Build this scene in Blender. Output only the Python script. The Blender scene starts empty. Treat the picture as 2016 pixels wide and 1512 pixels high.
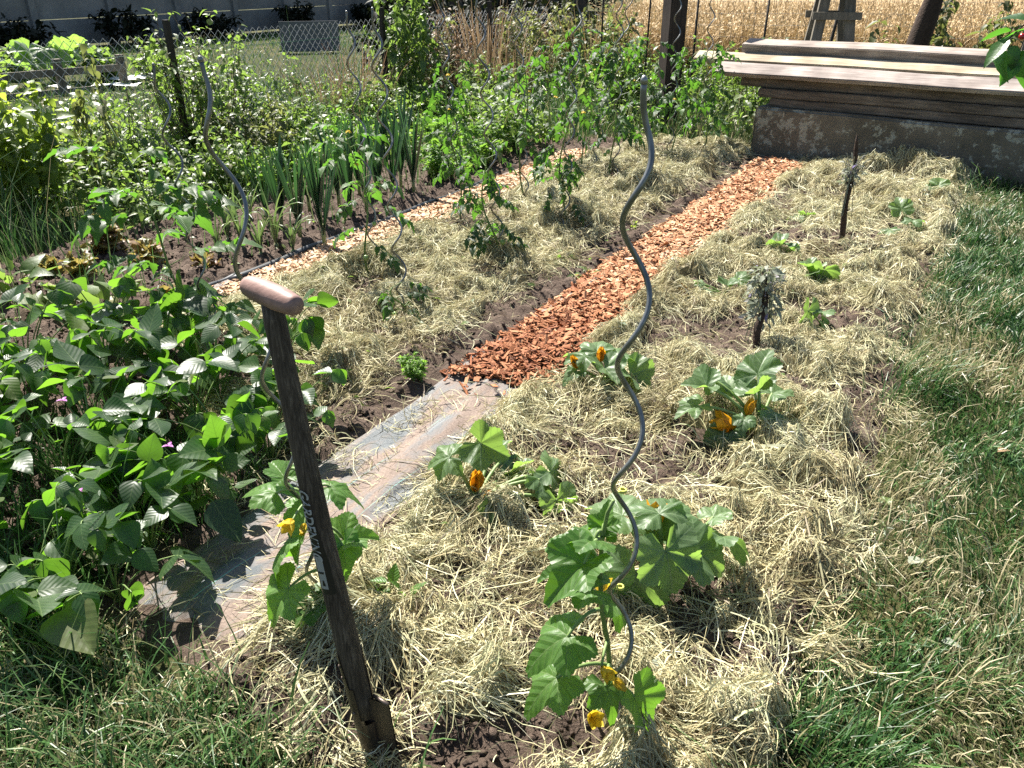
import bpy, math, random
import numpy as np
from mathutils import Vector

random.seed(7)
rng = np.random.default_rng(11)
S = bpy.context.scene
R_ = math.radians

# ------------------------------------------------------------------ camera, sky, sun, exposure
CAM_H, PITCH, FPX = 1.65, R_(27.0), 1600.0
cd = bpy.data.cameras.new('camera')
cd.sensor_width = 36.0
cd.lens = 36.0 * FPX / 2016.0
cd.clip_start = 0.05
cd.clip_end = 2000.0
cam = bpy.data.objects.new('camera', cd)
S.collection.objects.link(cam)
cam.location = (0, 0, CAM_H)
cam.rotation_euler = (math.pi / 2 - PITCH, 0, 0)
S.camera = cam

SUN_EL = R_(52.0)
SUN_DIR = np.array([-0.52, 0.855])               # horizontal direction towards the sun
SUN_DIR = SUN_DIR / np.linalg.norm(SUN_DIR)
w = bpy.data.worlds.new("World")
S.world = w
w.use_nodes = True
nt = w.node_tree
sky = nt.nodes.new('ShaderNodeTexSky')
sky.sky_type = 'NISHITA'
sky.sun_disc = False
sky.sun_elevation = SUN_EL
sky.sun_rotation = math.atan2(SUN_DIR[0], SUN_DIR[1])
nt.links.new(sky.outputs[0], nt.nodes['Background'].inputs[0])
nt.nodes['Background'].inputs[1].default_value = 0.05
sd = bpy.data.lights.new('sun', 'SUN')
sd.energy = 5.0
sd.angle = R_(0.5)
sd.color = (1.0, 0.95, 0.87)
so = bpy.data.objects.new('sun', sd)
S.collection.objects.link(so)
sv = Vector((SUN_DIR[0] * math.cos(SUN_EL), SUN_DIR[1] * math.cos(SUN_EL), math.sin(SUN_EL)))
so.rotation_euler = sv.to_track_quat('Z', 'Y').to_euler()
so.location = (-3, 6, 8)
S.view_settings.view_transform = 'Standard'
S.view_settings.look = 'None'
S.view_settings.gamma = 1.0
S.view_settings.use_curve_mapping = False
S.view_settings.exposure = 1.75
S.cycles.max_bounces = 6
S.cycles.diffuse_bounces = 1
S.cycles.glossy_bounces = 2
S.cycles.transmission_bounces = 3
S.cycles.caustics_reflective = False
S.cycles.caustics_refractive = False
S.cycles.use_denoising = False

# ------------------------------------------------------------------ surveying helpers
_c, _s = math.cos(PITCH), math.sin(PITCH)
def P(px, py, h=0.0):
    """ground point (at height h) surveyed from the photograph"""
    X = (px - 1008) / FPX; U = (756 - py) / FPX
    t = (h - CAM_H) / (-_s + U * _c)
    return np.array([X * t, (_c + U * _s) * t, h])
def PF(px, py, F):
    """point at a forward distance F surveyed from the photograph"""
    X = (px - 1008) / FPX; U = (756 - py) / FPX
    t = F / (_c + U * _s)
    return np.array([X * t, F, CAM_H + t * (-_s + U * _c)])
UX, UY, VX, VY = 0.5, 0.866, 0.866, -0.5           # garden axes: a along the beds, b across
def ab2xy(a, b): return a * UX + b * VX, a * UY + b * VY
def xy2ab(x, y): return x * UX + y * UY, x * VX + y * VY

# ------------------------------------------------------------------ noise
def _hash(ix, iy, seed):
    n = (ix.astype(np.int64) * 374761393 + iy.astype(np.int64) * 668265263 + seed * 974711) & 0x7fffffff
    n = ((n ^ (n >> 13)) * 1274126177) & 0x7fffffff
    n = (n ^ (n >> 16)) & 0xffffff
    return n / float(0xffffff)
def vnoise(x, y, seed=0):
    x = np.asarray(x, float); y = np.asarray(y, float)
    ix = np.floor(x); iy = np.floor(y); fx = x - ix; fy = y - iy
    fx = fx * fx * (3 - 2 * fx); fy = fy * fy * (3 - 2 * fy)
    a = _hash(ix, iy, seed); b = _hash(ix + 1, iy, seed); c = _hash(ix, iy + 1, seed); d = _hash(ix + 1, iy + 1, seed)
    return (a * (1 - fx) + b * fx) * (1 - fy) + (c * (1 - fx) + d * fx) * fy
def fbm(x, y, seed=0, o=4):
    s = 0; a = 0.5; f = 1.0
    for i in range(o):
        s = s + a * vnoise(x * f, y * f, seed + i * 17); a *= 0.5; f *= 2.03
    return s / (1 - 0.5 ** o)
def sstep(e0, e1, x):
    t = np.clip((x - e0) / (e1 - e0), 0, 1); return t * t * (3 - 2 * t)

# ------------------------------------------------------------------ mesh builder
class MB:
    def __init__(self):
        self.V = []; self.L = []; self.C = []; self.U = []; self.T = []; self.M = []; self.n = 0
    def raw(self, V, loops, counts, uv=None, tint=0.5, mi=0):
        V = np.asarray(V, float).reshape(-1, 3)
        self.V.append(V); self.L.append(np.asarray(loops, np.int64) + self.n)
        self.C.append(np.asarray(counts, np.int64)); k = len(V)
        self.U.append(np.zeros((k, 2)) if uv is None else np.asarray(uv, float))
        self.T.append(np.full(k, tint) if np.isscalar(tint) else np.asarray(tint, float))
        self.M.append(np.full(len(counts), mi, np.int32)); self.n += k
    def inst(self, tp, R, T, s, tint, mi=0):
        V, F, U = tp['V'], tp['F'], tp['U']
        R = np.asarray(R).reshape(-1, 3, 3); T = np.asarray(T).reshape(-1, 3); N = len(T)
        s = np.broadcast_to(np.asarray(s, float), (N,)); tint = np.broadcast_to(np.asarray(tint, float), (N,))
        W = np.einsum('nij,vj->nvi', R, V) * s[:, None, None] + T[:, None, :]
        nv = len(V)
        L = (F['l'][None, :] + (np.arange(N) * nv)[:, None]).ravel()
        self.raw(W.reshape(-1, 3), L, np.tile(F['c'], N), np.tile(U, (N, 1)), np.repeat(tint, nv), mi)
    def grid(self, W, uv=None, tint=0.5, mi=0):
        """W: (..n, m, 3) batch of point grids -> quads"""
        W = np.asarray(W, float)
        if W.ndim == 3: W = W[None]
        N, n, m, _ = W.shape
        i, j = np.meshgrid(np.arange(n - 1), np.arange(m - 1), indexing='ij')
        q = np.stack([i * m + j, i * m + j + 1, (i + 1) * m + j + 1, (i + 1) * m + j], -1).reshape(-1)
        L = (q[None] + (np.arange(N) * n * m)[:, None]).ravel()
        tt = tint
        if not np.isscalar(tint):
            tt = np.asarray(tint, float)
            if tt.size == N: tt = np.repeat(tt, n * m)
        self.raw(W.reshape(-1, 3), L, np.full(N * (n - 1) * (m - 1), 4), None if uv is None else np.asarray(uv).reshape(-1, 2), tt, mi)
    def tube(self, pts, r, k=6, tint=0.5, mi=0, cap=True, flat=1.0):
        pts = np.asarray(pts, float); n = len(pts)
        r = np.broadcast_to(np.asarray(r, float), (n,))
        d = np.gradient(pts, axis=0); d /= np.linalg.norm(d, axis=1)[:, None] + 1e-12
        ref = np.array([0.0, 0, 1]) if abs(d[0][2]) < 0.9 else np.array([1.0, 0, 0])
        e1 = np.cross(d[0], ref); e1 /= np.linalg.norm(e1)
        E1 = []
        for i in range(n):
            e1 = e1 - d[i] * np.dot(e1, d[i]); e1 /= np.linalg.norm(e1); E1.append(e1.copy())
        E1 = np.array(E1); E2 = np.cross(d, E1)
        th = np.linspace(0, 2 * math.pi, k + 1)[:-1]
        W = pts[:, None] + r[:, None, None] * (np.cos(th)[None, :, None] * E1[:, None] + flat * np.sin(th)[None, :, None] * E2[:, None])
        L = []; C = []
        for i in range(n - 1):
            for j in range(k):
                j2 = (j + 1) % k
                L += [i * k + j, i * k + j2, (i + 1) * k + j2, (i + 1) * k + j]; C.append(4)
        if cap:
            L += list(range(k))[::-1]; C.append(k); L += [(n - 1) * k + j for j in range(k)]; C.append(k)
        ln = np.concatenate([[0], np.cumsum(np.linalg.norm(np.diff(pts, axis=0), axis=1))])
        uv = np.stack([np.tile(th / (2 * math.pi), n), np.repeat(ln, k)], -1)
        self.raw(W.reshape(-1, 3), L, C, uv, tint, mi)
    def box(self, c, s, ax=None, jit=0.0, tint=0.5, mi=0, bev=0.0):
        """box centred at c, full sizes s, axes ax rows"""
        c = np.asarray(c, float); s = np.asarray(s, float) / 2
        ax = np.eye(3) if ax is None else np.asarray(ax, float)
        P8 = np.array([[x, y, z] for x in (-1, 1) for y in (-1, 1) for z in (-1, 1)], float)
        F = [(0, 1, 3, 2), (4, 6, 7, 5), (0, 4, 5, 1), (2, 3, 7, 6), (0, 2, 6, 4), (1, 5, 7, 3)]
        V = P8 * s + rng.uniform(-jit, jit, (8, 3))
        self.raw(c + V @ ax, np.array(F).ravel(), np.full(6, 4), (P8[:, :2] * s[:2]), tint, mi)
    def build(self, name, mats, parent=None, smooth=False):
        V = np.concatenate(self.V); L = np.concatenate(self.L); C = np.concatenate(self.C)
        U = np.concatenate(self.U); T = np.concatenate(self.T); M = np.concatenate(self.M)
        me = bpy.data.meshes.new(name)
        me.vertices.add(len(V)); me.vertices.foreach_set('co', V.ravel().astype(np.float32))
        me.loops.add(len(L)); me.loops.foreach_set('vertex_index', L.astype(np.int32))
        me.polygons.add(len(C))
        st = np.concatenate([[0], np.cumsum(C)[:-1]])
        me.polygons.foreach_set('loop_start', st.astype(np.int32))
        me.polygons.foreach_set('material_index', M)
        me.polygons.foreach_set('use_smooth', np.full(len(C), smooth))
        me.update(calc_edges=True)
        uvl = me.uv_layers.new(name='UVMap')
        uvl.data.foreach_set('uv', U[L].ravel().astype(np.float32))
        at = me.attributes.new('tint', 'FLOAT', 'POINT')
        at.data.foreach_set('value', T.astype(np.float32))
        for m in (mats if isinstance(mats, (list, tuple)) else [mats]): me.materials.append(m)
        me.validate()
        o = bpy.data.objects.new(name, me); S.collection.objects.link(o)
        if parent is not None: o.parent = parent
        return o

def thing(name, label, cat, loc=(0, 0, 0), group=None):
    o = bpy.data.objects.new(name, None); S.collection.objects.link(o)
    o.empty_display_size = 0.05
    o.location = loc
    o['label'] = label; o['category'] = cat
    if group: o['group'] = group
    return o
def tag(o, label=None, cat=None, group=None, kind=None):
    if label: o['label'] = label
    if cat: o['category'] = cat
    if group: o['group'] = group
    if kind: o['kind'] = kind
    return o
class Thing:
    """a thing whose parts are written in world coordinates relative to its base point"""
    def __init__(self, name, label, cat, base, group=None):
        self.base = np.array(base, float)
        self.e = thing(name, label, cat, tuple(self.base), group)
    def part(self, name, mb, mats, smooth=True, label=None, parent=None, off=None):
        b = self.base
        mb.V = [v - b for v in mb.V]
        o = mb.build(name, mats, parent or self.e, smooth)
        if label: o['label'] = label
        return o

def tpl(V, F, U):
    l = []; c = []
    for f in F: l += list(f); c.append(len(f))
    return {'V': np.array(V, float), 'F': {'l': np.array(l), 'c': np.array(c)}, 'U': np.array(U, float)}
def tpl_join(parts):
    V = []; l = []; c = []; U = []; n = 0
    for t in parts:
        V.append(t['V']); l.append(t['F']['l'] + n); c.append(t['F']['c']); U.append(t['U']); n += len(t['V'])
    return {'V': np.concatenate(V), 'F': {'l': np.concatenate(l), 'c': np.concatenate(c)}, 'U': np.concatenate(U)}
def orient(az, pitch, roll=0.0):
    az, pitch, roll = [np.radians(np.atleast_1d(np.asarray(q, float))) for q in (az, pitch, roll)]
    az, pitch, roll = np.broadcast_arrays(az, pitch, roll)
    y = np.stack([np.sin(az) * np.cos(pitch), np.cos(az) * np.cos(pitch), np.sin(pitch)], -1)
    x0 = np.stack([np.cos(az), -np.sin(az), 0 * az], -1)
    z0 = np.cross(x0, y)
    x = x0 * np.cos(roll)[:, None] + z0 * np.sin(roll)[:, None]
    z = np.cross(x, y)
    return np.stack([x, y, z], -1)

# ------------------------------------------------------------------ materials
def new_mat(name):
    m = bpy.data.materials.new(name); m.use_nodes = True
    n = m.node_tree; n.nodes.clear()
    return m, n, n.links.new
def node(n, t, **kw):
    x = n.nodes.new(t)
    for k, v in kw.items():
        if k.startswith('i_'): x.inputs[k[2:].replace('_', ' ')].default_value = v
        else: setattr(x, k, v)
    return x
def ramp(n, stops, interp='LINEAR'):
    r = n.nodes.new('ShaderNodeValToRGB'); cr = r.color_ramp; cr.interpolation = interp
    while len(cr.elements) < len(stops): cr.elements.new(0.5)
    for e, (p, c) in zip(cr.elements, stops):
        e.position = p; e.color = (c[0], c[1], c[2], 1)
    return r
def mix(n, lk, fac, a, b, typ='MIX'):
    x = n.nodes.new('ShaderNodeMix'); x.data_type = 'RGBA'; x.blend_type = typ; x.clamp_factor = True
    for s, v in ((x.inputs[0], fac), (x.inputs[6], a), (x.inputs[7], b)):
        if isinstance(v, (int, float)): s.default_value = v
        elif isinstance(v, tuple): s.default_value = (v[0], v[1], v[2], 1)
        else: lk(v, s)
    return x.outputs[2]
def math_(n, lk, op, a, b=0.0, cl=False):
    x = n.nodes.new('ShaderNodeMath'); x.operation = op; x.use_clamp = cl
    for s, v in ((x.inputs[0], a), (x.inputs[1], b)):
        if isinstance(v, (int, float)): s.default_value = v
        else: lk(v, s)
    return x.outputs[0]

def leaf_mat(name, stops, trans, tfac=0.42, rough=0.42, spec=0.5, vein=0.0, vk=7.0, vang=1.2, veincol=None, bump=0.35):
    m, n, lk = new_mat(name)
    if max(stops[-1][1]) < 0.35 and 'bean' not in name: stops = [(p, tuple(min(.6, v * 1.12) for v in c)) for p, c in stops]; trans = tuple(min(.8, v * 1.12) for v in trans)
    at = node(n, 'ShaderNodeAttribute', attribute_name='tint')
    r = ramp(n, stops); lk(at.outputs['Fac'], r.inputs[0])
    col = r.outputs[0]
    tc = node(n, 'ShaderNodeTexCoord')
    nz = node(n, 'ShaderNodeTexNoise', i_Scale=60.0, i_Detail=3.0); lk(tc.outputs['Object'], nz.inputs['Vector'])
    dark = node(n, 'ShaderNodeHueSaturation', i_Value=0.65); lk(col, dark.inputs['Color'])
    fac = math_(n, lk, 'MULTIPLY', math_(n, lk, 'SUBTRACT', nz.outputs[0], 0.35, True), 1.6, True)
    col = mix(n, lk, fac, dark.outputs[0], col)
    height = nz.outputs[0]
    tcol = (trans[0], trans[1], trans[2], 1)
    tmix = node(n, 'ShaderNodeRGB'); tmix.outputs[0].default_value = tcol
    tout = tmix.outputs[0]
    tv = mix(n, lk, at.outputs['Fac'], tuple(v * 0.72 for v in trans), tuple(min(1, v * 1.2) for v in trans))
    tout = tv
    if vein > 0:
        sp = node(n, 'ShaderNodeSeparateXYZ'); lk(tc.outputs['UV'], sp.inputs[0])
        ax = math_(n, lk, 'ABSOLUTE', sp.outputs[0])
        mid = math_(n, lk, 'LESS_THAN', ax, 0.012)
        ph = math_(n, lk, 'FRACT', math_(n, lk, 'MULTIPLY', math_(n, lk, 'SUBTRACT', sp.outputs[1], math_(n, lk, 'MULTIPLY', ax, vang)), vk))
        tri = math_(n, lk, 'ABSOLUTE', math_(n, lk, 'SUBTRACT', ph, 0.5))
        lat = math_(n, lk, 'SUBTRACT', 1.0, math_(n, lk, 'MULTIPLY', tri, 12.0), True)
        v = math_(n, lk, 'MAXIMUM', mid, lat)
        vc = veincol or (0.20, 0.28, 0.10)
        col = mix(n, lk, math_(n, lk, 'MULTIPLY', v, vein), col, vc)
        tout = mix(n, lk, math_(n, lk, 'MULTIPLY', v, vein * 1.2), tv, tuple(q * 0.35 for q in trans))
        puff = math_(n, lk, 'MULTIPLY', tri, -0.9)
        height = math_(n, lk, 'ADD', math_(n, lk, 'MULTIPLY', nz.outputs[0], 0.5), math_(n, lk, 'MULTIPLY', math_(n, lk, 'ADD', puff, mid), 1.0))
    bp = node(n, 'ShaderNodeBump', i_Strength=bump, i_Distance=0.004); lk(height, bp.inputs['Height'])
    pb = node(n, 'ShaderNodeBsdfPrincipled', i_Roughness=rough)
    pb.inputs['Specular IOR Level'].default_value = spec
    lk(col, pb.inputs['Base Color']); lk(bp.outputs[0], pb.inputs['Normal'])
    tr = node(n, 'ShaderNodeBsdfTranslucent'); lk(tout, tr.inputs['Color'])
    mx = node(n, 'ShaderNodeMixShader'); mx.inputs[0].default_value = tfac
    lk(pb.outputs[0], mx.inputs[1]); lk(tr.outputs[0], mx.inputs[2])
    out = node(n, 'ShaderNodeOutputMaterial'); lk(mx.outputs[0], out.inputs[0])
    return m
def tint_mat(name, stops, rough=0.7, spec=0.3, tfac=0.0, trans=None, noise=0.0, nscale=80.0, bump=0.0, metal=0.0, interp='LINEAR'):
    m, n, lk = new_mat(name)
    at = node(n, 'ShaderNodeAttribute', attribute_name='tint')
    r = ramp(n, stops, interp); lk(at.outputs['Fac'], r.inputs[0]); col = r.outputs[0]
    tc = node(n, 'ShaderNodeTexCoord')
    nz = node(n, 'ShaderNodeTexNoise', i_Scale=nscale, i_Detail=5.0, i_Roughness=0.6); lk(tc.outputs['Object'], nz.inputs['Vector'])
    if noise > 0:
        hs = node(n, 'ShaderNodeHueSaturation', i_Value=1.0 - noise); lk(col, hs.inputs['Color'])
        f = math_(n, lk, 'MULTIPLY', math_(n, lk, 'SUBTRACT', nz.outputs[0], 0.3, True), 2.4, True)
        col = mix(n, lk, f, hs.outputs[0], col)
    pb = node(n, 'ShaderNodeBsdfPrincipled', i_Roughness=rough, i_Metallic=metal)
    pb.inputs['Specular IOR Level'].default_value = spec
    lk(col, pb.inputs['Base Color'])
    if bump > 0:
        bp = node(n, 'ShaderNodeBump', i_Strength=bump, i_Distance=0.01); lk(nz.outputs[0], bp.inputs['Height']); lk(bp.outputs[0], pb.inputs['Normal'])
    sh = pb.outputs[0]
    if tfac > 0:
        tr = node(n, 'ShaderNodeBsdfTranslucent')
        if trans: tr.inputs[0].default_value = (*trans, 1)
        else: lk(col, tr.inputs[0])
        mx = node(n, 'ShaderNodeMixShader'); mx.inputs[0].default_value = tfac
        lk(sh, mx.inputs[1]); lk(tr.outputs[0], mx.inputs[2]); sh = mx.outputs[0]
    out = node(n, 'ShaderNodeOutputMaterial'); lk(sh, out.inputs[0])
    return m

M = {}
M['soil'] = None
def soil_mat():
    m, n, lk = new_mat('soil')
    tc = node(n, 'ShaderNodeTexCoord')
    a = node(n, 'ShaderNodeTexNoise', i_Scale=9.0, i_Detail=8.0, i_Roughness=0.65); lk(tc.outputs['Object'], a.inputs['Vector'])
    b = node(n, 'ShaderNodeTexNoise', i_Scale=85.0, i_Detail=6.0, i_Roughness=0.7); lk(tc.outputs['Object'], b.inputs['Vector'])
    r = ramp(n, [(0.25, (0.065, 0.046, 0.036)), (0.5, (0.118, 0.087, 0.068)), (0.75, (0.19, 0.145, 0.115))]); lk(a.outputs[0], r.inputs[0])
    r2 = ramp(n, [(0.3, (0.5, 0.5, 0.5)), (0.65, (1.15, 1.12, 1.1))]); lk(b.outputs[0], r2.inputs[0])
    col = mix(n, lk, 0.8, r.outputs[0], r2.outputs[0], 'MULTIPLY')
    pb = node(n, 'ShaderNodeBsdfPrincipled', i_Roughness=0.95); pb.inputs['Specular IOR Level'].default_value = 0.15
    lk(col, pb.inputs['Base Color'])
    bp = node(n, 'ShaderNodeBump', i_Strength=1.0, i_Distance=0.02); lk(b.outputs[0], bp.inputs['Height']); lk(bp.outputs[0], pb.inputs['Normal'])
    out = node(n, 'ShaderNodeOutputMaterial'); lk(pb.outputs[0], out.inputs[0])
    return m
M['soil'] = soil_mat()
def ground_mat():
    m, n, lk = new_mat('ground_turf')
    tc = node(n, 'ShaderNodeTexCoord')
    a = node(n, 'ShaderNodeTexNoise', i_Scale=1.3, i_Detail=6.0, i_Roughness=0.6); lk(tc.outputs['Object'], a.inputs['Vector'])
    b = node(n, 'ShaderNodeTexNoise', i_Scale=60.0, i_Detail=6.0, i_Roughness=0.7); lk(tc.outputs['Object'], b.inputs['Vector'])
    g = ramp(n, [(0.3, (0.032, 0.045, 0.016)), (0.5, (0.06, 0.068, 0.026)), (0.7, (0.11, 0.098, 0.045))]); lk(a.outputs[0], g.inputs[0])
    # wheat stubble ground beyond the wire fence, dry straw colour
    r2 = ramp(n, [(0.3, (0.45, 0.42, 0.4)), (0.7, (1.2, 1.15, 1.1))]); lk(b.outputs[0], r2.inputs[0])
    col = mix(n, lk, 0.85, g.outputs[0], r2.outputs[0], 'MULTIPLY')
    pb = node(n, 'ShaderNodeBsdfPrincipled', i_Roughness=0.95); pb.inputs['Specular IOR Level'].default_value = 0.1
    lk(col, pb.inputs['Base Color'])
    bp = node(n, 'ShaderNodeBump', i_Strength=0.8, i_Distance=0.02); lk(b.outputs[0], bp.inputs['Height']); lk(bp.outputs[0], pb.inputs['Normal'])
    out = node(n, 'ShaderNodeOutputMaterial'); lk(pb.outputs[0], out.inputs[0])
    return m
M['ground'] = ground_mat()
M['field'] = tint_mat('wheat_ground', [(0, (0.30, 0.21, 0.10)), (1, (0.42, 0.30, 0.15))], rough=0.9, noise=0.5, nscale=25, bump=0.8)
HAY = [(0.0, (0.12, 0.085, 0.045)), (0.15, (0.31, 0.255, 0.125)), (0.38, (0.50, 0.445, 0.24)), (0.62, (0.66, 0.61, 0.37)), (0.8, (0.46, 0.48, 0.27)), (1.0, (0.80, 0.76, 0.55))]
M['hay'] = tint_mat('hay', HAY, rough=0.55, spec=0.35, tfac=0.18, noise=0.25, nscale=40)
GRASS = [(0.0, (0.022, 0.068, 0.016)), (0.3, (0.05, 0.125, 0.028)), (0.52, (0.10, 0.195, 0.052)), (0.66, (0.19, 0.21, 0.095)), (0.84, (0.40, 0.34, 0.19)), (1.0, (0.60, 0.53, 0.35))]
M['grass'] = tint_mat('grass_blades', GRASS, rough=0.42, spec=0.45, tfac=0.32, noise=0.15)
CHIP = [(0.0, (0.10, 0.035, 0.015)), (0.25, (0.26, 0.09, 0.036)), (0.5, (0.43, 0.18, 0.08)), (0.75, (0.60, 0.35, 0.19)), (1.0, (0.76, 0.57, 0.39))]
M['chips'] = tint_mat('wood_chips', CHIP, rough=0.75, spec=0.25, noise=0.35, nscale=120, bump=0.4)
def fabric_mat():
    m, n, lk = new_mat('woven_fabric')
    tc = node(n, 'ShaderNodeTexCoord')
    sp = node(n, 'ShaderNodeSeparateXYZ'); lk(tc.outputs['UV'], sp.inputs[0])
    a = node(n, 'ShaderNodeTexNoise', i_Scale=2.6, i_Detail=7.0, i_Roughness=0.62)
    mp = node(n, 'ShaderNodeMapping'); mp.inputs['Scale'].default_value = (0.8, 3.2, 1); lk(tc.outputs['UV'], mp.inputs[0]); lk(mp.outputs[0], a.inputs['Vector'])
    d = ramp(n, [(0.40, (0, 0, 0)), (0.54, (1, 1, 1))]); lk(a.outputs[0], d.inputs[0])
    b = node(n, 'ShaderNodeTexNoise', i_Scale=120.0, i_Detail=4.0); lk(tc.outputs['UV'], b.inputs['Vector'])
    dust = ramp(n, [(0.3, (0.14, 0.10, 0.077)), (0.7, (0.27, 0.20, 0.158))]); lk(b.outputs[0], dust.inputs[0])
    base = mix(n, lk, b.outputs[0], (0.055, 0.065, 0.07), (0.11, 0.122, 0.13))
    # turquoise marker threads woven in along the strip
    l1 = math_(n, lk, 'LESS_THAN', math_(n, lk, 'ABSOLUTE', math_(n, lk, 'ADD', sp.outputs[1], 1.70)), 0.0014)
    l2 = math_(n, lk, 'LESS_THAN', math_(n, lk, 'ABSOLUTE', math_(n, lk, 'ADD', sp.outputs[1], 1.545)), 0.0012)
    l3 = math_(n, lk, 'LESS_THAN', math_(n, lk, 'ABSOLUTE', math_(n, lk, 'ADD', sp.outputs[1], 3.62)), 0.002)
    base = mix(n, lk, math_(n, lk, 'MAXIMUM', math_(n, lk, 'MAXIMUM', l1, l2), l3), base, (0.12, 0.33, 0.30))
    col = mix(n, lk, math_(n, lk, 'MULTIPLY', d.outputs[0], 0.86), base, dust.outputs[0])
    rg = math_(n, lk, 'ADD', math_(n, lk, 'MULTIPLY', d.outputs[0], 0.45), 0.42)
    pb = node(n, 'ShaderNodeBsdfPrincipled'); pb.inputs['Specular IOR Level'].default_value = 0.42
    lk(col, pb.inputs['Base Color']); lk(rg, pb.inputs['Roughness'])
    wv = node(n, 'ShaderNodeTexWave', i_Scale=110.0, bands_direction='X'); lk(tc.outputs['UV'], wv.inputs['Vector'])
    wv2 = node(n, 'ShaderNodeTexWave', i_Scale=110.0, bands_direction='Y'); lk(tc.outputs['UV'], wv2.inputs['Vector'])
    hh = math_(n, lk, 'ADD', math_(n, lk, 'ADD', wv.outputs['Fac'], wv2.outputs['Fac']), math_(n, lk, 'MULTIPLY', b.outputs[0], 2.0))
    bp = node(n, 'ShaderNodeBump', i_Strength=0.35, i_Distance=0.003); lk(hh, bp.inputs['Height']); lk(bp.outputs[0], pb.inputs['Normal'])
    out = node(n, 'ShaderNodeOutputMaterial'); lk(pb.outputs[0], out.inputs[0])
    return m
M['fabric'] = fabric_mat()
M['black_plastic'] = tint_mat('black_plastic', [(0, (0.012, 0.014, 0.016)), (1, (0.045, 0.05, 0.055))], rough=0.4, spec=0.5, noise=0.4, nscale=8)
M['metal'] = tint_mat('galvanised_metal', [(0, (0.10, 0.11, 0.11)), (1, (0.34, 0.35, 0.34))], rough=0.42, spec=0.5, metal=0.75, noise=0.55, nscale=22)
M['wire'] = tint_mat('fence_wire', [(0, (0.30, 0.30, 0.30)), (1, (0.55, 0.55, 0.55))], rough=0.4, spec=0.5, metal=0.3)
M['green_wire'] = tint_mat('green_plastic_wire', [(0, (0.02, 0.10, 0.06)), (1, (0.03, 0.14, 0.08))], rough=0.5)
M['dark_post'] = tint_mat('dark_post', [(0, (0.018, 0.015, 0.012)), (1, (0.06, 0.05, 0.04))], rough=0.8, noise=0.5, nscale=20, bump=0.5)
M['stem'] = tint_mat('green_stem', [(0, (0.07, 0.11, 0.03)), (0.5, (0.14, 0.22, 0.06)), (1, (0.26, 0.36, 0.13))], rough=0.5, spec=0.4, tfac=0.12, noise=0.2)
M['dry_stem'] = tint_mat('dry_stem', [(0, (0.09, 0.06, 0.035)), (1, (0.26, 0.19, 0.10))], rough=0.8, noise=0.4)
M['bark'] = tint_mat('bark', [(0, (0.035, 0.022, 0.016)), (1, (0.10, 0.065, 0.045))], rough=0.9, noise=0.6, nscale=45, bump=1.0)
def wood_mat(name, stops, sc=(3, 40, 40), rough=0.8, bump=0.6, nscale=3.0, knots=True):
    m, n, lk = new_mat(name)
    tc = node(n, 'ShaderNodeTexCoord')
    mp = node(n, 'ShaderNodeMapping'); mp.inputs['Scale'].default_value = sc; lk(tc.outputs['Object'], mp.inputs[0])
    a = node(n, 'ShaderNodeTexNoise', i_Scale=1.0, i_Detail=8.0, i_Roughness=0.65, i_Distortion=0.5); lk(mp.outputs[0], a.inputs['Vector'])
    r = ramp(n, stops); lk(a.outputs[0], r.inputs[0]); col = r.outputs[0]
    b = node(n, 'ShaderNodeTexNoise', i_Scale=nscale, i_Detail=5.0); lk(tc.outputs['Object'], b.inputs['Vector'])
    bl = ramp(n, [(0.36, (0.45, 0.42, 0.40)), (0.6, (1.1, 1.08, 1.05))]); lk(b.outputs[0], bl.inputs[0])
    col = mix(n, lk, 0.7, col, bl.outputs[0], 'MULTIPLY')
    if knots:
        vo = node(n, 'ShaderNodeTexVoronoi', i_Scale=1.0)
        m2 = node(n, 'ShaderNodeMapping'); m2.inputs['Scale'].default_value = (3.2, 9, 9); lk(tc.outputs['Object'], m2.inputs[0]); lk(m2.outputs[0], vo.inputs['Vector'])
        kf = math_(n, lk, 'SUBTRACT', 1.0, math_(n, lk, 'MULTIPLY', vo.outputs['Distance'], 7.0), True)
        col = mix(n, lk, math_(n, lk, 'MULTIPLY', kf, 0.8), col, (0.03, 0.02, 0.015))
    pb = node(n, 'ShaderNodeBsdfPrincipled', i_Roughness=rough); pb.inputs['Specular IOR Level'].default_value = 0.25
    lk(col, pb.inputs['Base Color'])
    bp = node(n, 'ShaderNodeBump', i_Strength=bump, i_Distance=0.006); lk(a.outputs[0], bp.inputs['Height']); lk(bp.outputs[0], pb.inputs['Normal'])
    out = node(n, 'ShaderNodeOutputMaterial'); lk(pb.outputs[0], out.inputs[0])
    return m
M['plank_grey'] = wood_mat('weathered_grey_wood', [(0.3, (0.13, 0.105, 0.09)), (0.55, (0.32, 0.275, 0.24)), (0.75, (0.46, 0.41, 0.36))])
M['plank_pale'] = wood_mat('pale_sawn_wood', [(0.3, (0.24, 0.19, 0.125)), (0.55, (0.41, 0.345, 0.25)), (0.75, (0.52, 0.455, 0.345))])
M['plank_pink'] = wood_mat('pinkish_sawn_wood', [(0.3, (0.20, 0.165, 0.145)), (0.55, (0.34, 0.295, 0.27)), (0.75, (0.45, 0.40, 0.37))])
M['plank_brown'] = wood_mat('brown_old_wood', [(0.3, (0.06, 0.048, 0.038)), (0.55, (0.16, 0.13, 0.105)), (0.75, (0.26, 0.22, 0.18))])
M['post_wood'] = wood_mat('dark_post_wood', [(0.3, (0.02, 0.015, 0.012)), (0.7, (0.06, 0.046, 0.038))], sc=(30, 30, 3))
M['trestle'] = wood_mat('grey_trestle_wood', [(0.3, (0.10, 0.09, 0.07)), (0.7, (0.24, 0.215, 0.17))], sc=(30, 30, 3), knots=False)
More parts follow.
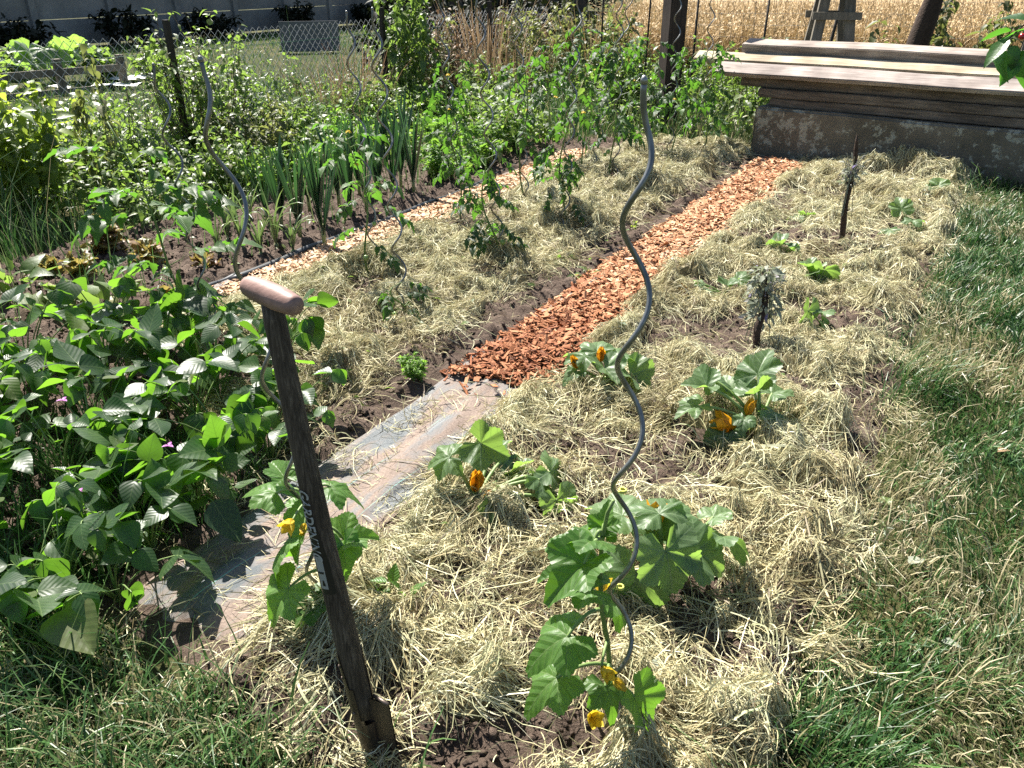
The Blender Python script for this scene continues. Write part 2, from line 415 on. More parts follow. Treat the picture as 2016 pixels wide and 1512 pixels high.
M['shaft'] = wood_mat('weathered_ash_shaft', [(0.30, (0.022, 0.017, 0.013)), (0.5, (0.075, 0.06, 0.046)), (0.72, (0.18, 0.15, 0.115))], sc=(220, 220, 5), bump=0.8, knots=False, nscale=6)
M['handle'] = wood_mat('pinkish_turned_wood', [(0.3, (0.20, 0.125, 0.105)), (0.7, (0.33, 0.215, 0.185))], sc=(8, 90, 90), rough=0.5, bump=0.15, knots=False, nscale=12)
M['steel'] = tint_mat('worn_steel', [(0, (0.05, 0.038, 0.03)), (1, (0.17, 0.13, 0.105))], rough=0.45, spec=0.5, metal=0.6, noise=0.6, nscale=14, bump=0.15)
M['label_black'] = tint_mat('black_sticker', [(0, (0.012, 0.012, 0.013)), (1, (0.02, 0.02, 0.02))], rough=0.35)
M['label_grey'] = tint_mat('pale_sticker', [(0, (0.22, 0.23, 0.22)), (1, (0.36, 0.37, 0.36))], rough=0.4)
def concrete_mat(name, c0, c1, lich=0.0, sc=3.0):
    m, n, lk = new_mat(name)
    tc = node(n, 'ShaderNodeTexCoord')
    a = node(n, 'ShaderNodeTexNoise', i_Scale=sc, i_Detail=8.0, i_Roughness=0.68); lk(tc.outputs['Object'], a.inputs['Vector'])
    r = ramp(n, [(0.3, c0), (0.7, c1)]); lk(a.outputs[0], r.inputs[0]); col = r.outputs[0]
    b = node(n, 'ShaderNodeTexNoise', i_Scale=55.0, i_Detail=5.0); lk(tc.outputs['Object'], b.inputs['Vector'])
    if lich > 0:
        v = node(n, 'ShaderNodeTexNoise', i_Scale=13.0, i_Detail=9.0, i_Roughness=0.72); lk(tc.outputs['Object'], v.inputs['Vector'])
        big = node(n, 'ShaderNodeTexNoise', i_Scale=2.2, i_Detail=2.0); lk(tc.outputs['Object'], big.inputs['Vector'])
        sm = math_(n, lk, 'ADD', v.outputs[0], math_(n, lk, 'MULTIPLY', math_(n, lk, 'SUBTRACT', big.outputs[0], 0.5), 0.35))
        lr = ramp(n, [(0.54, (0, 0, 0)), (0.585, (1, 1, 1))]); lk(sm, lr.inputs[0])
        col = mix(n, lk, math_(n, lk, 'MULTIPLY', lr.outputs[0], lich), col, (0.40, 0.40, 0.34))
    pb = node(n, 'ShaderNodeBsdfPrincipled', i_Roughness=0.92); pb.inputs['Specular IOR Level'].default_value = 0.2
    lk(col, pb.inputs['Base Color'])
    bp = node(n, 'ShaderNodeBump', i_Strength=0.7, i_Distance=0.01); lk(b.outputs[0], bp.inputs['Height']); lk(bp.outputs[0], pb.inputs['Normal'])
    out = node(n, 'ShaderNodeOutputMaterial'); lk(pb.outputs[0], out.inputs[0])
    return m
M['concrete'] = concrete_mat('lichen_concrete', (0.08, 0.07, 0.054), (0.175, 0.152, 0.12), 0.6)
M['wallcrete'] = concrete_mat('old_wall_concrete', (0.13, 0.13, 0.125), (0.26, 0.255, 0.24), 0.15, 0.9)
M['panel'] = concrete_mat('grey_board', (0.10, 0.105, 0.11), (0.16, 0.165, 0.17), 0.0, 2.0)
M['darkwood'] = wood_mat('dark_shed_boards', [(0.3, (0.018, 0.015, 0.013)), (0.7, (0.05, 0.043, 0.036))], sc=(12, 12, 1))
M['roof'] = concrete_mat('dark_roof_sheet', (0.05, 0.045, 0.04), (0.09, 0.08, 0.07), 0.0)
M['white'] = tint_mat('white_sheet', [(0, (0.7, 0.7, 0.68)), (1, (0.8, 0.8, 0.78))], rough=0.6, noise=0.15, nscale=6)
# leaves
M['bean'] = leaf_mat('bean_leaf', [(0, (0.026, 0.060, 0.024)), (0.5, (0.042, 0.090, 0.034)), (0.85, (0.068, 0.125, 0.045)), (1, (0.14, 0.17, 0.06))], (0.17, 0.38, 0.026), 0.46, 0.42, 0.5, vein=0.30, vk=6.5, vang=1.0, bump=0.22)
M['tomato'] = leaf_mat('tomato_leaf', [(0, (0.018, 0.045, 0.016)), (0.5, (0.034, 0.075, 0.022)), (1, (0.06, 0.12, 0.03))], (0.115, 0.29, 0.024), 0.36, 0.45, 0.4, vein=0.2, vk=14, vang=1.2, bump=0.5)
M['courgette'] = leaf_mat('courgette_leaf', [(0, (0.06, 0.11, 0.045)), (0.5, (0.105, 0.17, 0.075)), (1, (0.19, 0.265, 0.14))], (0.30, 0.50, 0.08), 0.42, 0.46, 0.45, vein=0.55, vk=5.0, vang=0.9, veincol=(0.24, 0.34, 0.17), bump=0.6)
M['cucumber'] = leaf_mat('cucumber_leaf', [(0, (0.045, 0.105, 0.026)), (0.5, (0.075, 0.155, 0.036)), (1, (0.12, 0.22, 0.06))], (0.20, 0.44, 0.03), 0.42, 0.45, 0.4, vein=0.4, vk=6.0, vang=0.9, bump=0.7)
M['leek'] = leaf_mat('leek_leaf', [(0, (0.018, 0.052, 0.036)), (0.5, (0.034, 0.082, 0.052)), (1, (0.08, 0.145, 0.085))], (0.08, 0.21, 0.05), 0.24, 0.4, 0.5, bump=0.1)
M['onion'] = leaf_mat('onion_leaf', [(0, (0.06, 0.11, 0.05)), (0.6, (0.14, 0.21, 0.11)), (1, (0.36, 0.36, 0.16))], (0.2, 0.32, 0.08), 0.25, 0.4, 0.5, bump=0.1)
M['lettuce'] = leaf_mat('lettuce_leaf', [(0, (0.16, 0.07, 0.04)), (0.35, (0.24, 0.15, 0.07)), (0.65, (0.20, 0.21, 0.06)), (1, (0.13, 0.20, 0.045))], (0.34, 0.27, 0.07), 0.40, 0.45, 0.4)
M['lime'] = leaf_mat('lime_leaf', [(0, (0.07, 0.125, 0.028)), (0.5, (0.115, 0.18, 0.04)), (1, (0.20, 0.255, 0.055))], (0.34, 0.46, 0.05), 0.44, 0.42, 0.45)
M['weed'] = leaf_mat('weed_leaf', [(0, (0.05, 0.085, 0.024)), (0.5, (0.09, 0.145, 0.04)), (0.8, (0.16, 0.20, 0.06)), (1, (0.27, 0.26, 0.10))], (0.24, 0.38, 0.06), 0.38, 0.45, 0.4)
M['feather'] = leaf_mat('feathery_leaf', [(0, (0.055, 0.12, 0.03)), (0.5, (0.095, 0.19, 0.04)), (1, (0.17, 0.28, 0.06))], (0.24, 0.45, 0.05), 0.40, 0.5, 0.3)
M['olive'] = leaf_mat('olive_leaf', [(0, (0.055, 0.065, 0.03)), (0.5, (0.10, 0.115, 0.05)), (1, (0.19, 0.19, 0.08))], (0.24, 0.28, 0.07), 0.35, 0.5, 0.3)
M['shade_dark_leaf'] = leaf_mat('shade_dark_leaf', [(0, (0.010, 0.014, 0.007)), (1, (0.028, 0.036, 0.016))], (0.02, 0.03, 0.008), 0.15, 0.6, 0.15)  # dark foliage, with the background shade also put into its near-black colour
M['cherry_leaf'] = leaf_mat('cherry_leaf', [(0, (0.03, 0.085, 0.02)), (1, (0.06, 0.14, 0.03))], (0.12, 0.36, 0.03), 0.4, 0.35, 0.5)
M['dry_grass'] = tint_mat('dry_grass', [(0, (0.20, 0.12, 0.07)), (0.5, (0.40, 0.28, 0.16)), (1, (0.58, 0.46, 0.28))], rough=0.6, tfac=0.25, noise=0.2)
M['wheat'] = tint_mat('ripe_wheat', [(0, (0.34, 0.22, 0.09)), (0.5, (0.52, 0.36, 0.17)), (1, (0.68, 0.52, 0.29))], rough=0.6, tfac=0.2, noise=0.2)
M['herb'] = leaf_mat('grey_green_herb', [(0, (0.20, 0.23, 0.17)), (0.6, (0.38, 0.41, 0.32)), (0.85, (0.36, 0.35, 0.32)), (1, (0.25, 0.20, 0.40))], (0.3, 0.34, 0.2), 0.3, 0.6, 0.2)
M['orange'] = leaf_mat('orange_petal', [(0, (0.70, 0.26, 0.015)), (1, (0.80, 0.42, 0.03))], (0.85, 0.42, 0.02), 0.4, 0.5, 0.3, bump=0.2)
M['yellow'] = leaf_mat('yellow_petal', [(0, (0.75, 0.48, 0.02)), (1, (0.80, 0.62, 0.10))], (0.85, 0.62, 0.04), 0.4, 0.5, 0.3, bump=0.2)
M['violet'] = leaf_mat('violet_petal', [(0, (0.42, 0.07, 0.42)), (1, (0.55, 0.15, 0.52))], (0.6, 0.15, 0.6), 0.35, 0.5, 0.3, bump=0.1)
M['green_fruit'] = tint_mat('green_fruit', [(0, (0.13, 0.22, 0.05)), (1, (0.24, 0.34, 0.10))], rough=0.3, spec=0.5)
M['cherry'] = tint_mat('cherry_red', [(0, (0.22, 0.008, 0.012)), (1, (0.36, 0.015, 0.02))], rough=0.2, spec=0.6)
M['tie'] = tint_mat('yellow_tie', [(0, (0.55, 0.55, 0.10)), (1, (0.65, 0.65, 0.15))], rough=0.5)

# ------------------------------------------------------------------ terrain
def rectm(a, b, a0, a1, b0, b1, e=0.06):
    return sstep(a0 - e, a0 + e, a) * (1 - sstep(a1 - e, a1 + e, a)) * sstep(b0 - e, b0 + e, b) * (1 - sstep(b1 - e, b1 + e, b))
def blob(a, b, c, ra, rb):
    return np.exp(-(((a - c[0]) / ra) ** 2 + ((b - c[1]) / rb) ** 2))
def pab(px, py):
    p = P(px, py); return xy2ab(p[0], p[1])
PATH_A = (0.80, 8.05, -1.90, -1.45)
PATH_B = (2.45, 7.6, -3.74, -3.36)
BARE = [(pab(770, 800), .42, .13), (pab(900, 720), .5, .09), (pab(1040, 590), .6, .10), (pab(1190, 500), .45, .12), (pab(1330, 415), .4, .09),
        (pab(1215, 930), .26, .30), (pab(1390, 680), .28, .28), (pab(1540, 480), .22, .42), (pab(1640, 660), .16, .12), (pab(1750, 745), .14, .1),
        (pab(1640, 800), .16, .16), (pab(1400, 1340), .14, .15), (pab(1580, 1010), .14, .14), (pab(880, 1490), .06, .14), (pab(735, 1450), .06, .08), (pab(560, 1430), .07, .10),
        (pab(480, 1280), .15, .06), (pab(1670, 480), .10, .3), (pab(1340, 900), .2, .1)]
MOUNDS = [(pab(1110, 455), .16, .14, .13), (pab(1265, 385), .22, .18, .13), (pab(985, 525), .15, .13, .11),
          (pab(1760, 345), .25, .30, .16), (pab(1860, 360), .3, .3, .12), (pab(1660, 320), .3, .3, .10), (pab(1490, 880), .2, .2, .08),
          (pab(1380, 330), .35, .25, .12), (pab(1700, 410), .3, .3, .06), 
          (pab(790, 645), .16, .16, .05), (pab(680, 1230), .10, .10, .03), (pab(1230, 1470), .2, .2, .06), (pab(1850, 470), .2, .15, .08), (pab(1300, 620), .3, .2, .05)]
DIMPLES = [pab(*q) for q in ((1612, 560), (1548, 505), (1618, 650), (1790, 470), (1582, 440), (1425, 590), (1195, 765), (940, 1000), (1300, 1190), (1492, 862), (1652, 488), (1488, 700), (790, 640), (742, 1460), (700, 1440), (975, 508))]
def hay_mask(a, b):
    jn = (vnoise(a * 5, b * 5, 3) - 0.5) * 0.16
    m = rectm(a, b + jn, 2.30, 8.45, -3.38, -2.10, 0.07)
    m = np.maximum(m, 0.6 * rectm(a, b + jn, 1.75, 2.4, -2.55, -2.08, 0.08))
    je = np.where(b > -.8, 0.30 * (fbm(a * 1.8, b * 1.8, 23, 3) - 0.5) + 0.10 * (vnoise(a * 9, b * 9, 24) - .5), 0)
    m = np.maximum(m, rectm(a + jn, b + jn + je, 0.93, 8.3, -1.50, -0.14, 0.09))
    for c, ra, rb in BARE:
        m = m * (1 - 0.93 * np.clip(1.5 * blob(a, b, c, ra, rb) + 0.5 * (fbm(a * 6, b * 6, 31) - 0.5), 0, 1))
    n = fbm(a * 3.2, b * 3.2, 41)
    m = m * (0.22 + 0.78 * sstep(0.33, 0.47, n))
    return np.clip(m, 0, 1)
def soil_z(x, y):
    a, b = xy2ab(x, y)
    n = fbm(a * 3, b * 3, 5) * 0.05 + fbm(a * 13, b * 13, 6, 4) * 0.075
    cl = np.maximum(0, vnoise(a * 24, b * 24, 8) - 0.42) * 0.06
    z = 0.002 + n * 0.9 - 0.034 + cl
    pm = np.maximum(rectm(a, b, 0.6, PATH_A[1] + .1, PATH_A[2] - .02, PATH_A[3] + .03, .04), rectm(a, b, PATH_B[0] - .1, PATH_B[1], PATH_B[2], PATH_B[3] + .04, .04))
    z = z * (1 - pm) + 0.003 * pm
    ed = rectm(a, b, 0.90, 8.45, -5.2, -0.12, 0.10)
    return z * ed - 0.04 * (1 - ed)
def hay_z(x, y):
    a, b = xy2ab(x, y)
    m = hay_mask(a, b)
    t = 0.012 + 0.048 * sstep(0.44, 0.62, fbm(a * 4.2, b * 4.2, 12)) + 0.026 * sstep(0.45, 0.85, vnoise(a * 8.5, b * 8.5, 14)) + 0.03 * (vnoise(a * 19, b * 19, 13) - 0.5)
    z = t
    for c in DIMPLES: z = z * (1 - 0.75 * blob(a, b, c, .13, .13))
    for c, ra, rb, h in MOUNDS: z = z + 0.8 * h * blob(a, b, c, ra, rb)
    return np.maximum(soil_z(x, y), 0.0) + np.maximum(z, 0.0) * np.minimum(1, m * 1.3)
def gz(x, y):
    return float(np.maximum(hay_z(np.array([x]), np.array([y])), 0.0)[0])
def G(px, py):
    """surveyed base point on the ground surface"""
    h = 0.0
    for _ in range(4):
        p = P(px, py, h); h = 0.5 * h + 0.5 * max(0.0, gz(p[0], p[1]) - 0.01)
    return np.array([p[0], p[1], h])

# one ground sheet to the horizon
mb = MB()
mb.grid(np.array([[[-600, -600, -0.004], [600, -600, -0.004]], [[-600, 600, -0.004], [600, 600, -0.004]]], float))
tag(mb.build('ground', M['ground']), kind='structure')
# ripe field floor beyond the wire fence
mb = MB()
mb.grid(np.array([[[1.2, 12.6, 0.004], [120, 10.5, 0.004]], [[25, 160, 0.004], [200, 160, 0.004]]], float))
tag(mb.build('field', M['field']), kind='structure')
# dug garden soil
aa = np.arange(0.74, 8.62, 0.019); bb = np.arange(-5.36, 0.06, 0.019)
A, B = np.meshgrid(aa, bb, indexing='ij')
X, Y = ab2xy(A, B)
mb = MB(); mb.grid(np.stack([X, Y, soil_z(X, Y)], -1), np.stack([A, B], -1).reshape(-1, 2))
# loose clods and crumbs lying on it
n = 34000
a = 0.86 + 6.5 * rng.uniform(0, 1, n) ** 1.9; b = rng.uniform(-5.0, -0.15, n)
k = (rng.uniform(0, 1, n) < (1 - hay_mask(a, b)) * (0.25 + 0.75 * fbm(a * 3, b * 3, 55))) & ~((b > -1.92) & (b < -1.42)) & ~((b < -3.34) & (b > -3.8) & (a > 2.4))
a = a[k]; b = b[k]; n = len(a); x, y = ab2xy(a, b)
r_ = np.minimum(rng.gamma(1.5, 0.0038, n) + 0.0025, 0.03)
P6 = np.array([[1, 0, 0], [0.3, .95, 0.1], [-.8, .6, 0], [-.8, -.6, .1], [.3, -.95, 0], [0.2, 0.1, 0.8], [0, 0, -.6]], float)
V = P6[None] * rng.uniform(.6, 1.3, (n, 7, 1)) * r_[:, None, None]
V = np.einsum('nij,nvj->nvi', orient(rng.uniform(0, 360, n), rng.normal(0, 20, n), rng.normal(0, 20, n)), V) + np.stack([x, y, soil_z(x, y) + r_ * .25], -1)[:, None]
Fq = np.array([0, 1, 5, 1, 2, 5, 2, 3, 5, 3, 4, 5, 4, 0, 5, 1, 0, 6, 2, 1, 6, 3, 2, 6, 4, 3, 6, 0, 4, 6])
mb.raw(V.reshape(-1, 3), (Fq[None] + 7 * np.arange(n)[:, None]).ravel(), np.full(10 * n, 3))
tag(mb.build('soil', M['soil'], smooth=True), kind='structure')

# fabric paths
def strip(a0, a1, b0, b1, z0, wr, seed):
    aa = np.arange(a0, a1, 0.02); bb = np.arange(b0, b1 + 0.001, 0.012)
    A, B = np.meshgrid(aa, bb, indexing='ij')
    Bw = B + 0.02 * (vnoise(A * 2.2, A * 0 + seed, seed) - 0.5)
    X, Y = ab2xy(A, Bw)
    Z = z0 + wr * (fbm(A * 4, B * 9, seed, 3) - 0.35) + 0.016 * sstep(0.55, 0.9, vnoise(A * 1.5 + B * 5, B * 14, seed + 3))
    e = np.minimum(B - b0, b1 - B)
    Z = Z - 0.012 * (1 - sstep(0, 0.03, e)) - 0.05 * (1 - sstep(a0 + 0.02, a0 + 0.16 + 0.06 * vnoise(B * 12, B * 0, 3), A))
    mb = MB(); mb.grid(np.stack([X, Y, Z], -1), np.stack([A, B], -1).reshape(-1, 2)); return mb
tag(strip(0.93, 8.05, PATH_A[2], PATH_A[3], 0.016, 0.022, 51).build('path', M['fabric'], smooth=True), kind='structure')
pb_ = strip(2.35, 7.6, PATH_B[2] - .03, PATH_B[3] + .05, 0.014, 0.012, 61).build('path', M['fabric'], smooth=True)
tag(pb_, kind='structure')
# rolled black edge along the far side of the second path, in two rolls that overlap
mb = MB()
for (p0, p1, r0) in (((330, 612), (470, 548), .020), ((455, 560), (700, 460), .024), ((690, 466), (925, 376), .020), ((915, 380), (1015, 330), .018)):
    q0, q1 = P(*p0), P(*p1)
    tt = np.linspace(0, 1, 14)[:, None]
    pts = q0 + (q1 - q0) * tt
    pts[:, 2] = 0.02 + 0.012 * vnoise(tt[:, 0] * 5, tt[:, 0] * 0, 77)
    pts[:, 0] += 0.03 * (vnoise(tt[:, 0] * 3, tt[:, 0] * 0, 78) - 0.5)
    mb.tube(pts, r0 * (0.8 + 0.4 * vnoise(tt[:, 0] * 6, tt[:, 0] * 0, 79)), 8, rng.uniform(0.2, 0.9), flat=0.8)
mb.build('rolled_edge', M['black_plastic'], pb_, True)
mb = MB()
q0, q1 = P(430, 640), P(525, 600)
mb.tube(np.array([q0, (q0 + q1) / 2, q1]) + [0, 0, .035], 0.010, 6, 0.2)
mb.build('fabric_edge', M['black_plastic'], pb_, True)

# ------------------------------------------------------------------ ribbons: hay, grass, stalks
def ribbons(pts, width, roll, tint, mb, taper=None, mi=0):
    """pts (N,k,3) -> flat ribbons; width (N,) ; roll (N,) tilt of the ribbon about its own line"""
    N, k, _ = pts.shape
    d = np.gradient(pts, axis=1); d /= np.linalg.norm(d, axis=2, keepdims=True) + 1e-9
    up = np.array([0, 0, 1.0])
    side = np.cross(d, up); nn = np.linalg.norm(side, axis=2, keepdims=True)
    side = np.where(nn > 0.05, side / (nn + 1e-9), np.array([1.0, 0, 0]))
    nor = np.cross(side, d)
    s = side * np.cos(roll)[:, None, None] + nor * np.sin(roll)[:, None, None]
    tp_ = np.ones(k) if taper is None else np.asarray(taper)
    W = width[:, None] * tp_[None] / 2 if tp_.ndim == 1 else width[:, None] * tp_ / 2
    G_ = np.stack([pts - s * W[..., None], pts + s * W[..., None]], 2)
    uv = np.zeros((N, k, 2, 2)); uv[..., 1] = np.linspace(0, 1, k)[None, :, None]
    mb.grid(G_, uv, tint, mi)

def hay_strands(n, a0, a1, b0, b1, mb, keep, lift=(0.0, 0.03), wmul=1.0, lmul=1.0):
    a = rng.uniform(a0, a1, n); b = rng.uniform(b0, b1, n)
    k = keep(a, b) > rng.uniform(0, 1, n)
    a = a[k]; b = b[k]; n = len(a)
    x, y = ab2xy(a, b)
    far = sstep(2.5, 7, y)
    # loose bundles: neighbouring strands share a direction
    az = 2 * math.pi * (fbm(a * 3.5, b * 3.5, 91, 2) * 2.2) + rng.normal(0, 0.75, n)
    L = rng.gamma(4.0, 0.022, n) * lmul * (1 + 0.3 * far)
    t = np.linspace(-0.5, 0.5, 5)
    bend = rng.normal(0, 0.42, n)
    an = az[:, None] + bend[:, None] * t[None] * 1.6
    dx = np.cumsum(np.cos(an), 1) / 5 * L[:, None]; dy = np.cumsum(np.sin(an), 1) / 5 * L[:, None]
    px = x[:, None] + dx; py = y[:, None] + dy
    zz = np.stack([np.maximum(hay_z(px[:, i], py[:, i]), 0.0) for i in (0, 2, 4)], 1)
    z = np.stack([zz[:, 0], (zz[:, 0] + zz[:, 1]) / 2, zz[:, 1], (zz[:, 1] + zz[:, 2]) / 2, zz[:, 2]], 1)
    lf = rng.uniform(lift[0], lift[1], n) ** 1.0
    arc = np.abs(rng.normal(0, 0.012, n))
    z = z + lf[:, None] + 0.004 + arc[:, None] * (1 - (2 * t[None]) ** 2) + (rng.normal(0, 0.10, n) * L)[:, None] * t[None]
    # a few ends stick up
    up = (rng.uniform(0, 1, n) < 0.10) * rng.uniform(0.01, 0.05, n)
    z[:, 3] += up * 0.35; z[:, 4] += up
    pts = np.stack([px, py, z], -1)
    wd = rng.gamma(2.4, 0.00050, n) * wmul * (1 + 0.7 * far) + 0.0008
    tn = fbm(a * 5, b * 5, 95, 2)
    tint = np.clip(rng.normal(0.50, 0.25, n) + (tn - 0.5) * 0.7, 0, 1)
    ribbons(pts, wd, rng.uniform(-1.3, 1.3, n), tint, mb, taper=[0.7, 1, 1, 1, 0.5])

# hay mulch: a matted layer with its loose strands
mb = MB()
aa = np.arange(0.9, 8.5, 0.025); bb = np.arange(-3.5, -0.02, 0.025)
A, B = np.meshgrid(aa, bb, indexing='ij'); X, Y = ab2xy(A, B)
hm = hay_mask(A, B)
Z = hay_z(X, Y) - 0.006 - 0.06 * (1 - sstep(0.25, 0.6, hm))
mb.grid(np.stack([X, Y, Z], -1), np.stack([A, B], -1).reshape(-1, 2), np.clip(0.14 + 0.35 * (fbm(A * 12, B * 12, 19) - 0.4), 0, 1).ravel())
def kp(a, b):
    return hay_mask(a, b) * np.clip(1.25 - 0.09 * a, 0.5, 1)
hay_strands(260000, 0.85, 8.5, -1.55, 0.0, mb, kp)
hay_strands(175000, 1.7, 8.5, -3.5, -1.98, mb, kp)
hay_strands(26000, 0.85, 2.8, -1.52, -0.05, mb, kp, (0.005, 0.04), 1.5, 1.3)
# loose wisps over bare soil, paths and the lawn's edge
hay_strands(5200, 0.9, 8.0, -2.35, 0.05, mb, lambda a, b: 0.30 + 0.6 * fbm(a * 3, b * 3, 66) ** 2, (0.0, 0.012), 1.0)
hay_strands(1200, 1.0, 3.0, -1.9, -1.4, mb, lambda a, b: 1.6 * fbm(a * 3, b * 3, 67) ** 2, (0.012, 0.02), 1.0)
hay_strands(2200, 0.86, 2.4, -2.3, -1.7, mb, lambda a, b: 1.4 * fbm(a * 3, b * 3, 68) ** 2, (0.0, 0.03), 1.0)
hay_strands(2500, 2.4, 4.0, -3.6, -3.2, mb, lambda a, b: 1.2 * fbm(a * 3, b * 3, 68), (0.0, 0.02), 1.0)
tag(mb.build('hay_mulch', M['hay']), 'dry cut hay spread as mulch over the vegetable beds', 'hay', kind='stuff')

# wood chips
def chips(n, a0, a1, b0, b1, tint_fn, zb, pile):
    a = rng.uniform(a0, a1, n); b = rng.normal((b0 + b1) / 2, (b1 - b0) / 3.4, n)
    jn = (vnoise(a * 6, b * 2, 5) - 0.5) * 0.08
    front = a0 + 0.10 + 0.12 * vnoise(b * 9, b * 0, 7) + rng.exponential(0.02, n) * 0
    k = (b > b0 + jn) & (b < b1 + jn) & ((a > front) | (rng.uniform(0, 1, n) < 0.02))
    a = a[k]; b = b[k]; n = len(a)
    x, y = ab2xy(a, b)
    e = np.clip(np.minimum(b - b0, b1 - b) / 0.12, 0, 1)
    z = zb + rng.uniform(0, 1, n) * pile * (0.3 + 0.7 * e) + 0.02 * fbm(a * 7, b * 7, 9)
    far = sstep(3.5, 7, y)
    ln = rng.gamma(3.2, 0.0112, n).clip(.008, .09) * (1 + 0.15 * far); wd = rng.gamma(2.6, 0.0050, n).clip(.003, .035) * (1 + 0.25 * far); th = rng.uniform(0.002, 0.006, n)
    R = orient(rng.uniform(0, 360, n), rng.normal(0, 17, n), rng.normal(0, 22, n))
    P8 = np.array([[sx, sy, sz] for sx in (-1, 1) for sy in (-1, 1) for sz in (-1, 1)], float) * 0.5
    V = P8[None] * np.stack([wd, ln, th], -1)[:, None, :]
    V = V * (1 + rng.uniform(-0.38, 0.25, (n, 8, 1)))
    V = np.einsum('nij,nvj->nvi', R, V) + np.stack([x, y, z], -1)[:, None]
    F = np.array([(0, 1, 3, 2), (4, 6, 7, 5), (0, 4, 5, 1), (2, 3, 7, 6), (0, 2, 6, 4), (1, 5, 7, 3)]).ravel()
    mb.raw(V.reshape(-1, 3), (F[None] + 8 * np.arange(n)[:, None]).ravel(), np.full(6 * n, 4), None, np.repeat(tint_fn(a, b, n), 8))
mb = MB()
chips(19500, 2.58, 8.05, -1.92, -1.43, lambda a, b, n: np.clip(rng.beta(2.2, 2.0, n) * 0.62 + 0.0 + 0.34 * sstep(2.9, 4.8, a), 0, 1), 0.018, 0.032)  # near chips darker red: damp wood plus some shade put into the tint
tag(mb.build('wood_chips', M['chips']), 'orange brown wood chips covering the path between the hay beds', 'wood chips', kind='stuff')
mb = MB()
chips(7800, 2.75, 7.6, -3.72, -3.33, lambda a, b, n: np.clip(rng.beta(2.6, 1.3, n) * 0.42 + 0.60, 0, 1), 0.012, 0.022)
tag(mb.build('wood_chips', M['chips']), 'pale tan wood chips covering the path beside the leek bed', 'wood chips', kind='stuff')

# ------------------------------------------------------------------ grass
def grass(mb, a, b, L, wd, tint, lean=0.8, z0=None, k=4, azf=None):
    n = len(a); x, y = ab2xy(a, b)
    az = rng.uniform(0, 2 * math.pi, n) if azf is None else azf
    t = np.linspace(0, 1, k)
    le = np.abs(rng.normal(lean, 0.35, n))
    ang = (0.15 + le[:, None] * t[None] * 1.5).clip(0, 2.2)
    ds = L[:, None] / (k - 1)
    h = np.concatenate([np.zeros((n, 1)), np.cumsum(np.sin(ang[:, :-1]) * ds, 1)], 1)
    v = np.concatenate([np.zeros((n, 1)), np.cumsum(np.cos(ang[:, :-1]) * ds, 1)], 1)
    zz = (np.zeros(n) if z0 is None else z0)
    pts = np.stack([x[:, None] + np.cos(az)[:, None] * h, y[:, None] + np.sin(az)[:, None] * h, zz[:, None] + np.maximum(v, 0.003 - 0 * v)], -1)
    ribbons(pts, wd, rng.uniform(-0.7, 0.7, n), tint, mb, taper=np.linspace(1, 0.12, k) ** 0.8)
mb = MB()
def lawn_tint(a, b, n):
    q = fbm(a * 2.6, b * 2.6, 101, 3)
    dry = sstep(0.50, 0.66, q)
    r = rng.uniform(0, 1, n)
    green = rng.beta(2, 2, n) * 0.55
    tan = 0.62 + 0.38 * rng.uniform(0, 1, n)
    return np.where(r < 0.10 + 0.60 * dry, tan, green)
n = 300000
a = 0.2 + 7.9 * rng.uniform(0, 1, n) ** 1.9; b = rng.uniform(-0.30, 3.6, n)
x, y = ab2xy(a, b)
edge = sstep(-0.28, 0.12, b + 0.18 * (fbm(a * 3, b * 3, 9) - 0.5))
k = (rng.uniform(0, 1, n) < edge * (0.6 + 0.4 * fbm(a * 4, b * 4, 103))) & (y > 0.9) & (x < 0.68 * (y * .891 + .75) + .3)
a = a[k]; b = b[k]; n = len(a); y = y[k]
tuft = sstep(0.52, 0.72, fbm(a * 2.1, b * 2.1, 107, 3))
L = rng.gamma(5, 0.011, n) * (0.8 + 1.5 * tuft)
far = sstep(2, 6, y)
az = 2 * math.pi * fbm(a * 2.3, b * 2.3, 111, 2) * 2 + rng.normal(0, 1.0, n)
grass(mb, a, b, L * 1.15, (0.0030 + rng.gamma(2, 0.0010, n)) * (1 + 0.6 * far), np.clip(lawn_tint(a, b, n) - 0.25 * tuft * (rng.uniform(0, 1, n) < 0.8), 0, 1), 0.95, azf=az)
# thatch: short dead pieces lying flat
n = 34000
a = 0.2 + 7.5 * rng.uniform(0, 1, n) ** 1.5; b = rng.uniform(-0.25, 3.2, n); x, y = ab2xy(a, b)
k = (rng.uniform(0, 1, n) < 0.25 + 0.75 * sstep(0.42, 0.6, fbm(a * 2.6, b * 2.6, 101, 3))) & (x < 0.68 * (y * .891 + .75) + .3) & (y > .9)
a = a[k]; b = b[k]; n = len(a)
grass(mb, a, b, rng.gamma(4, 0.017, n), rng.gamma(3, 0.0007, n) + 0.0014, 0.66 + 0.34 * rng.uniform(0, 1, n), 1.35, z0=rng.uniform(0.002, 0.02, n))
tag(mb.build('lawn_grass', M['grass']), 'patchy half dried lawn grass along the right edge of the beds', 'grass', kind='stuff')
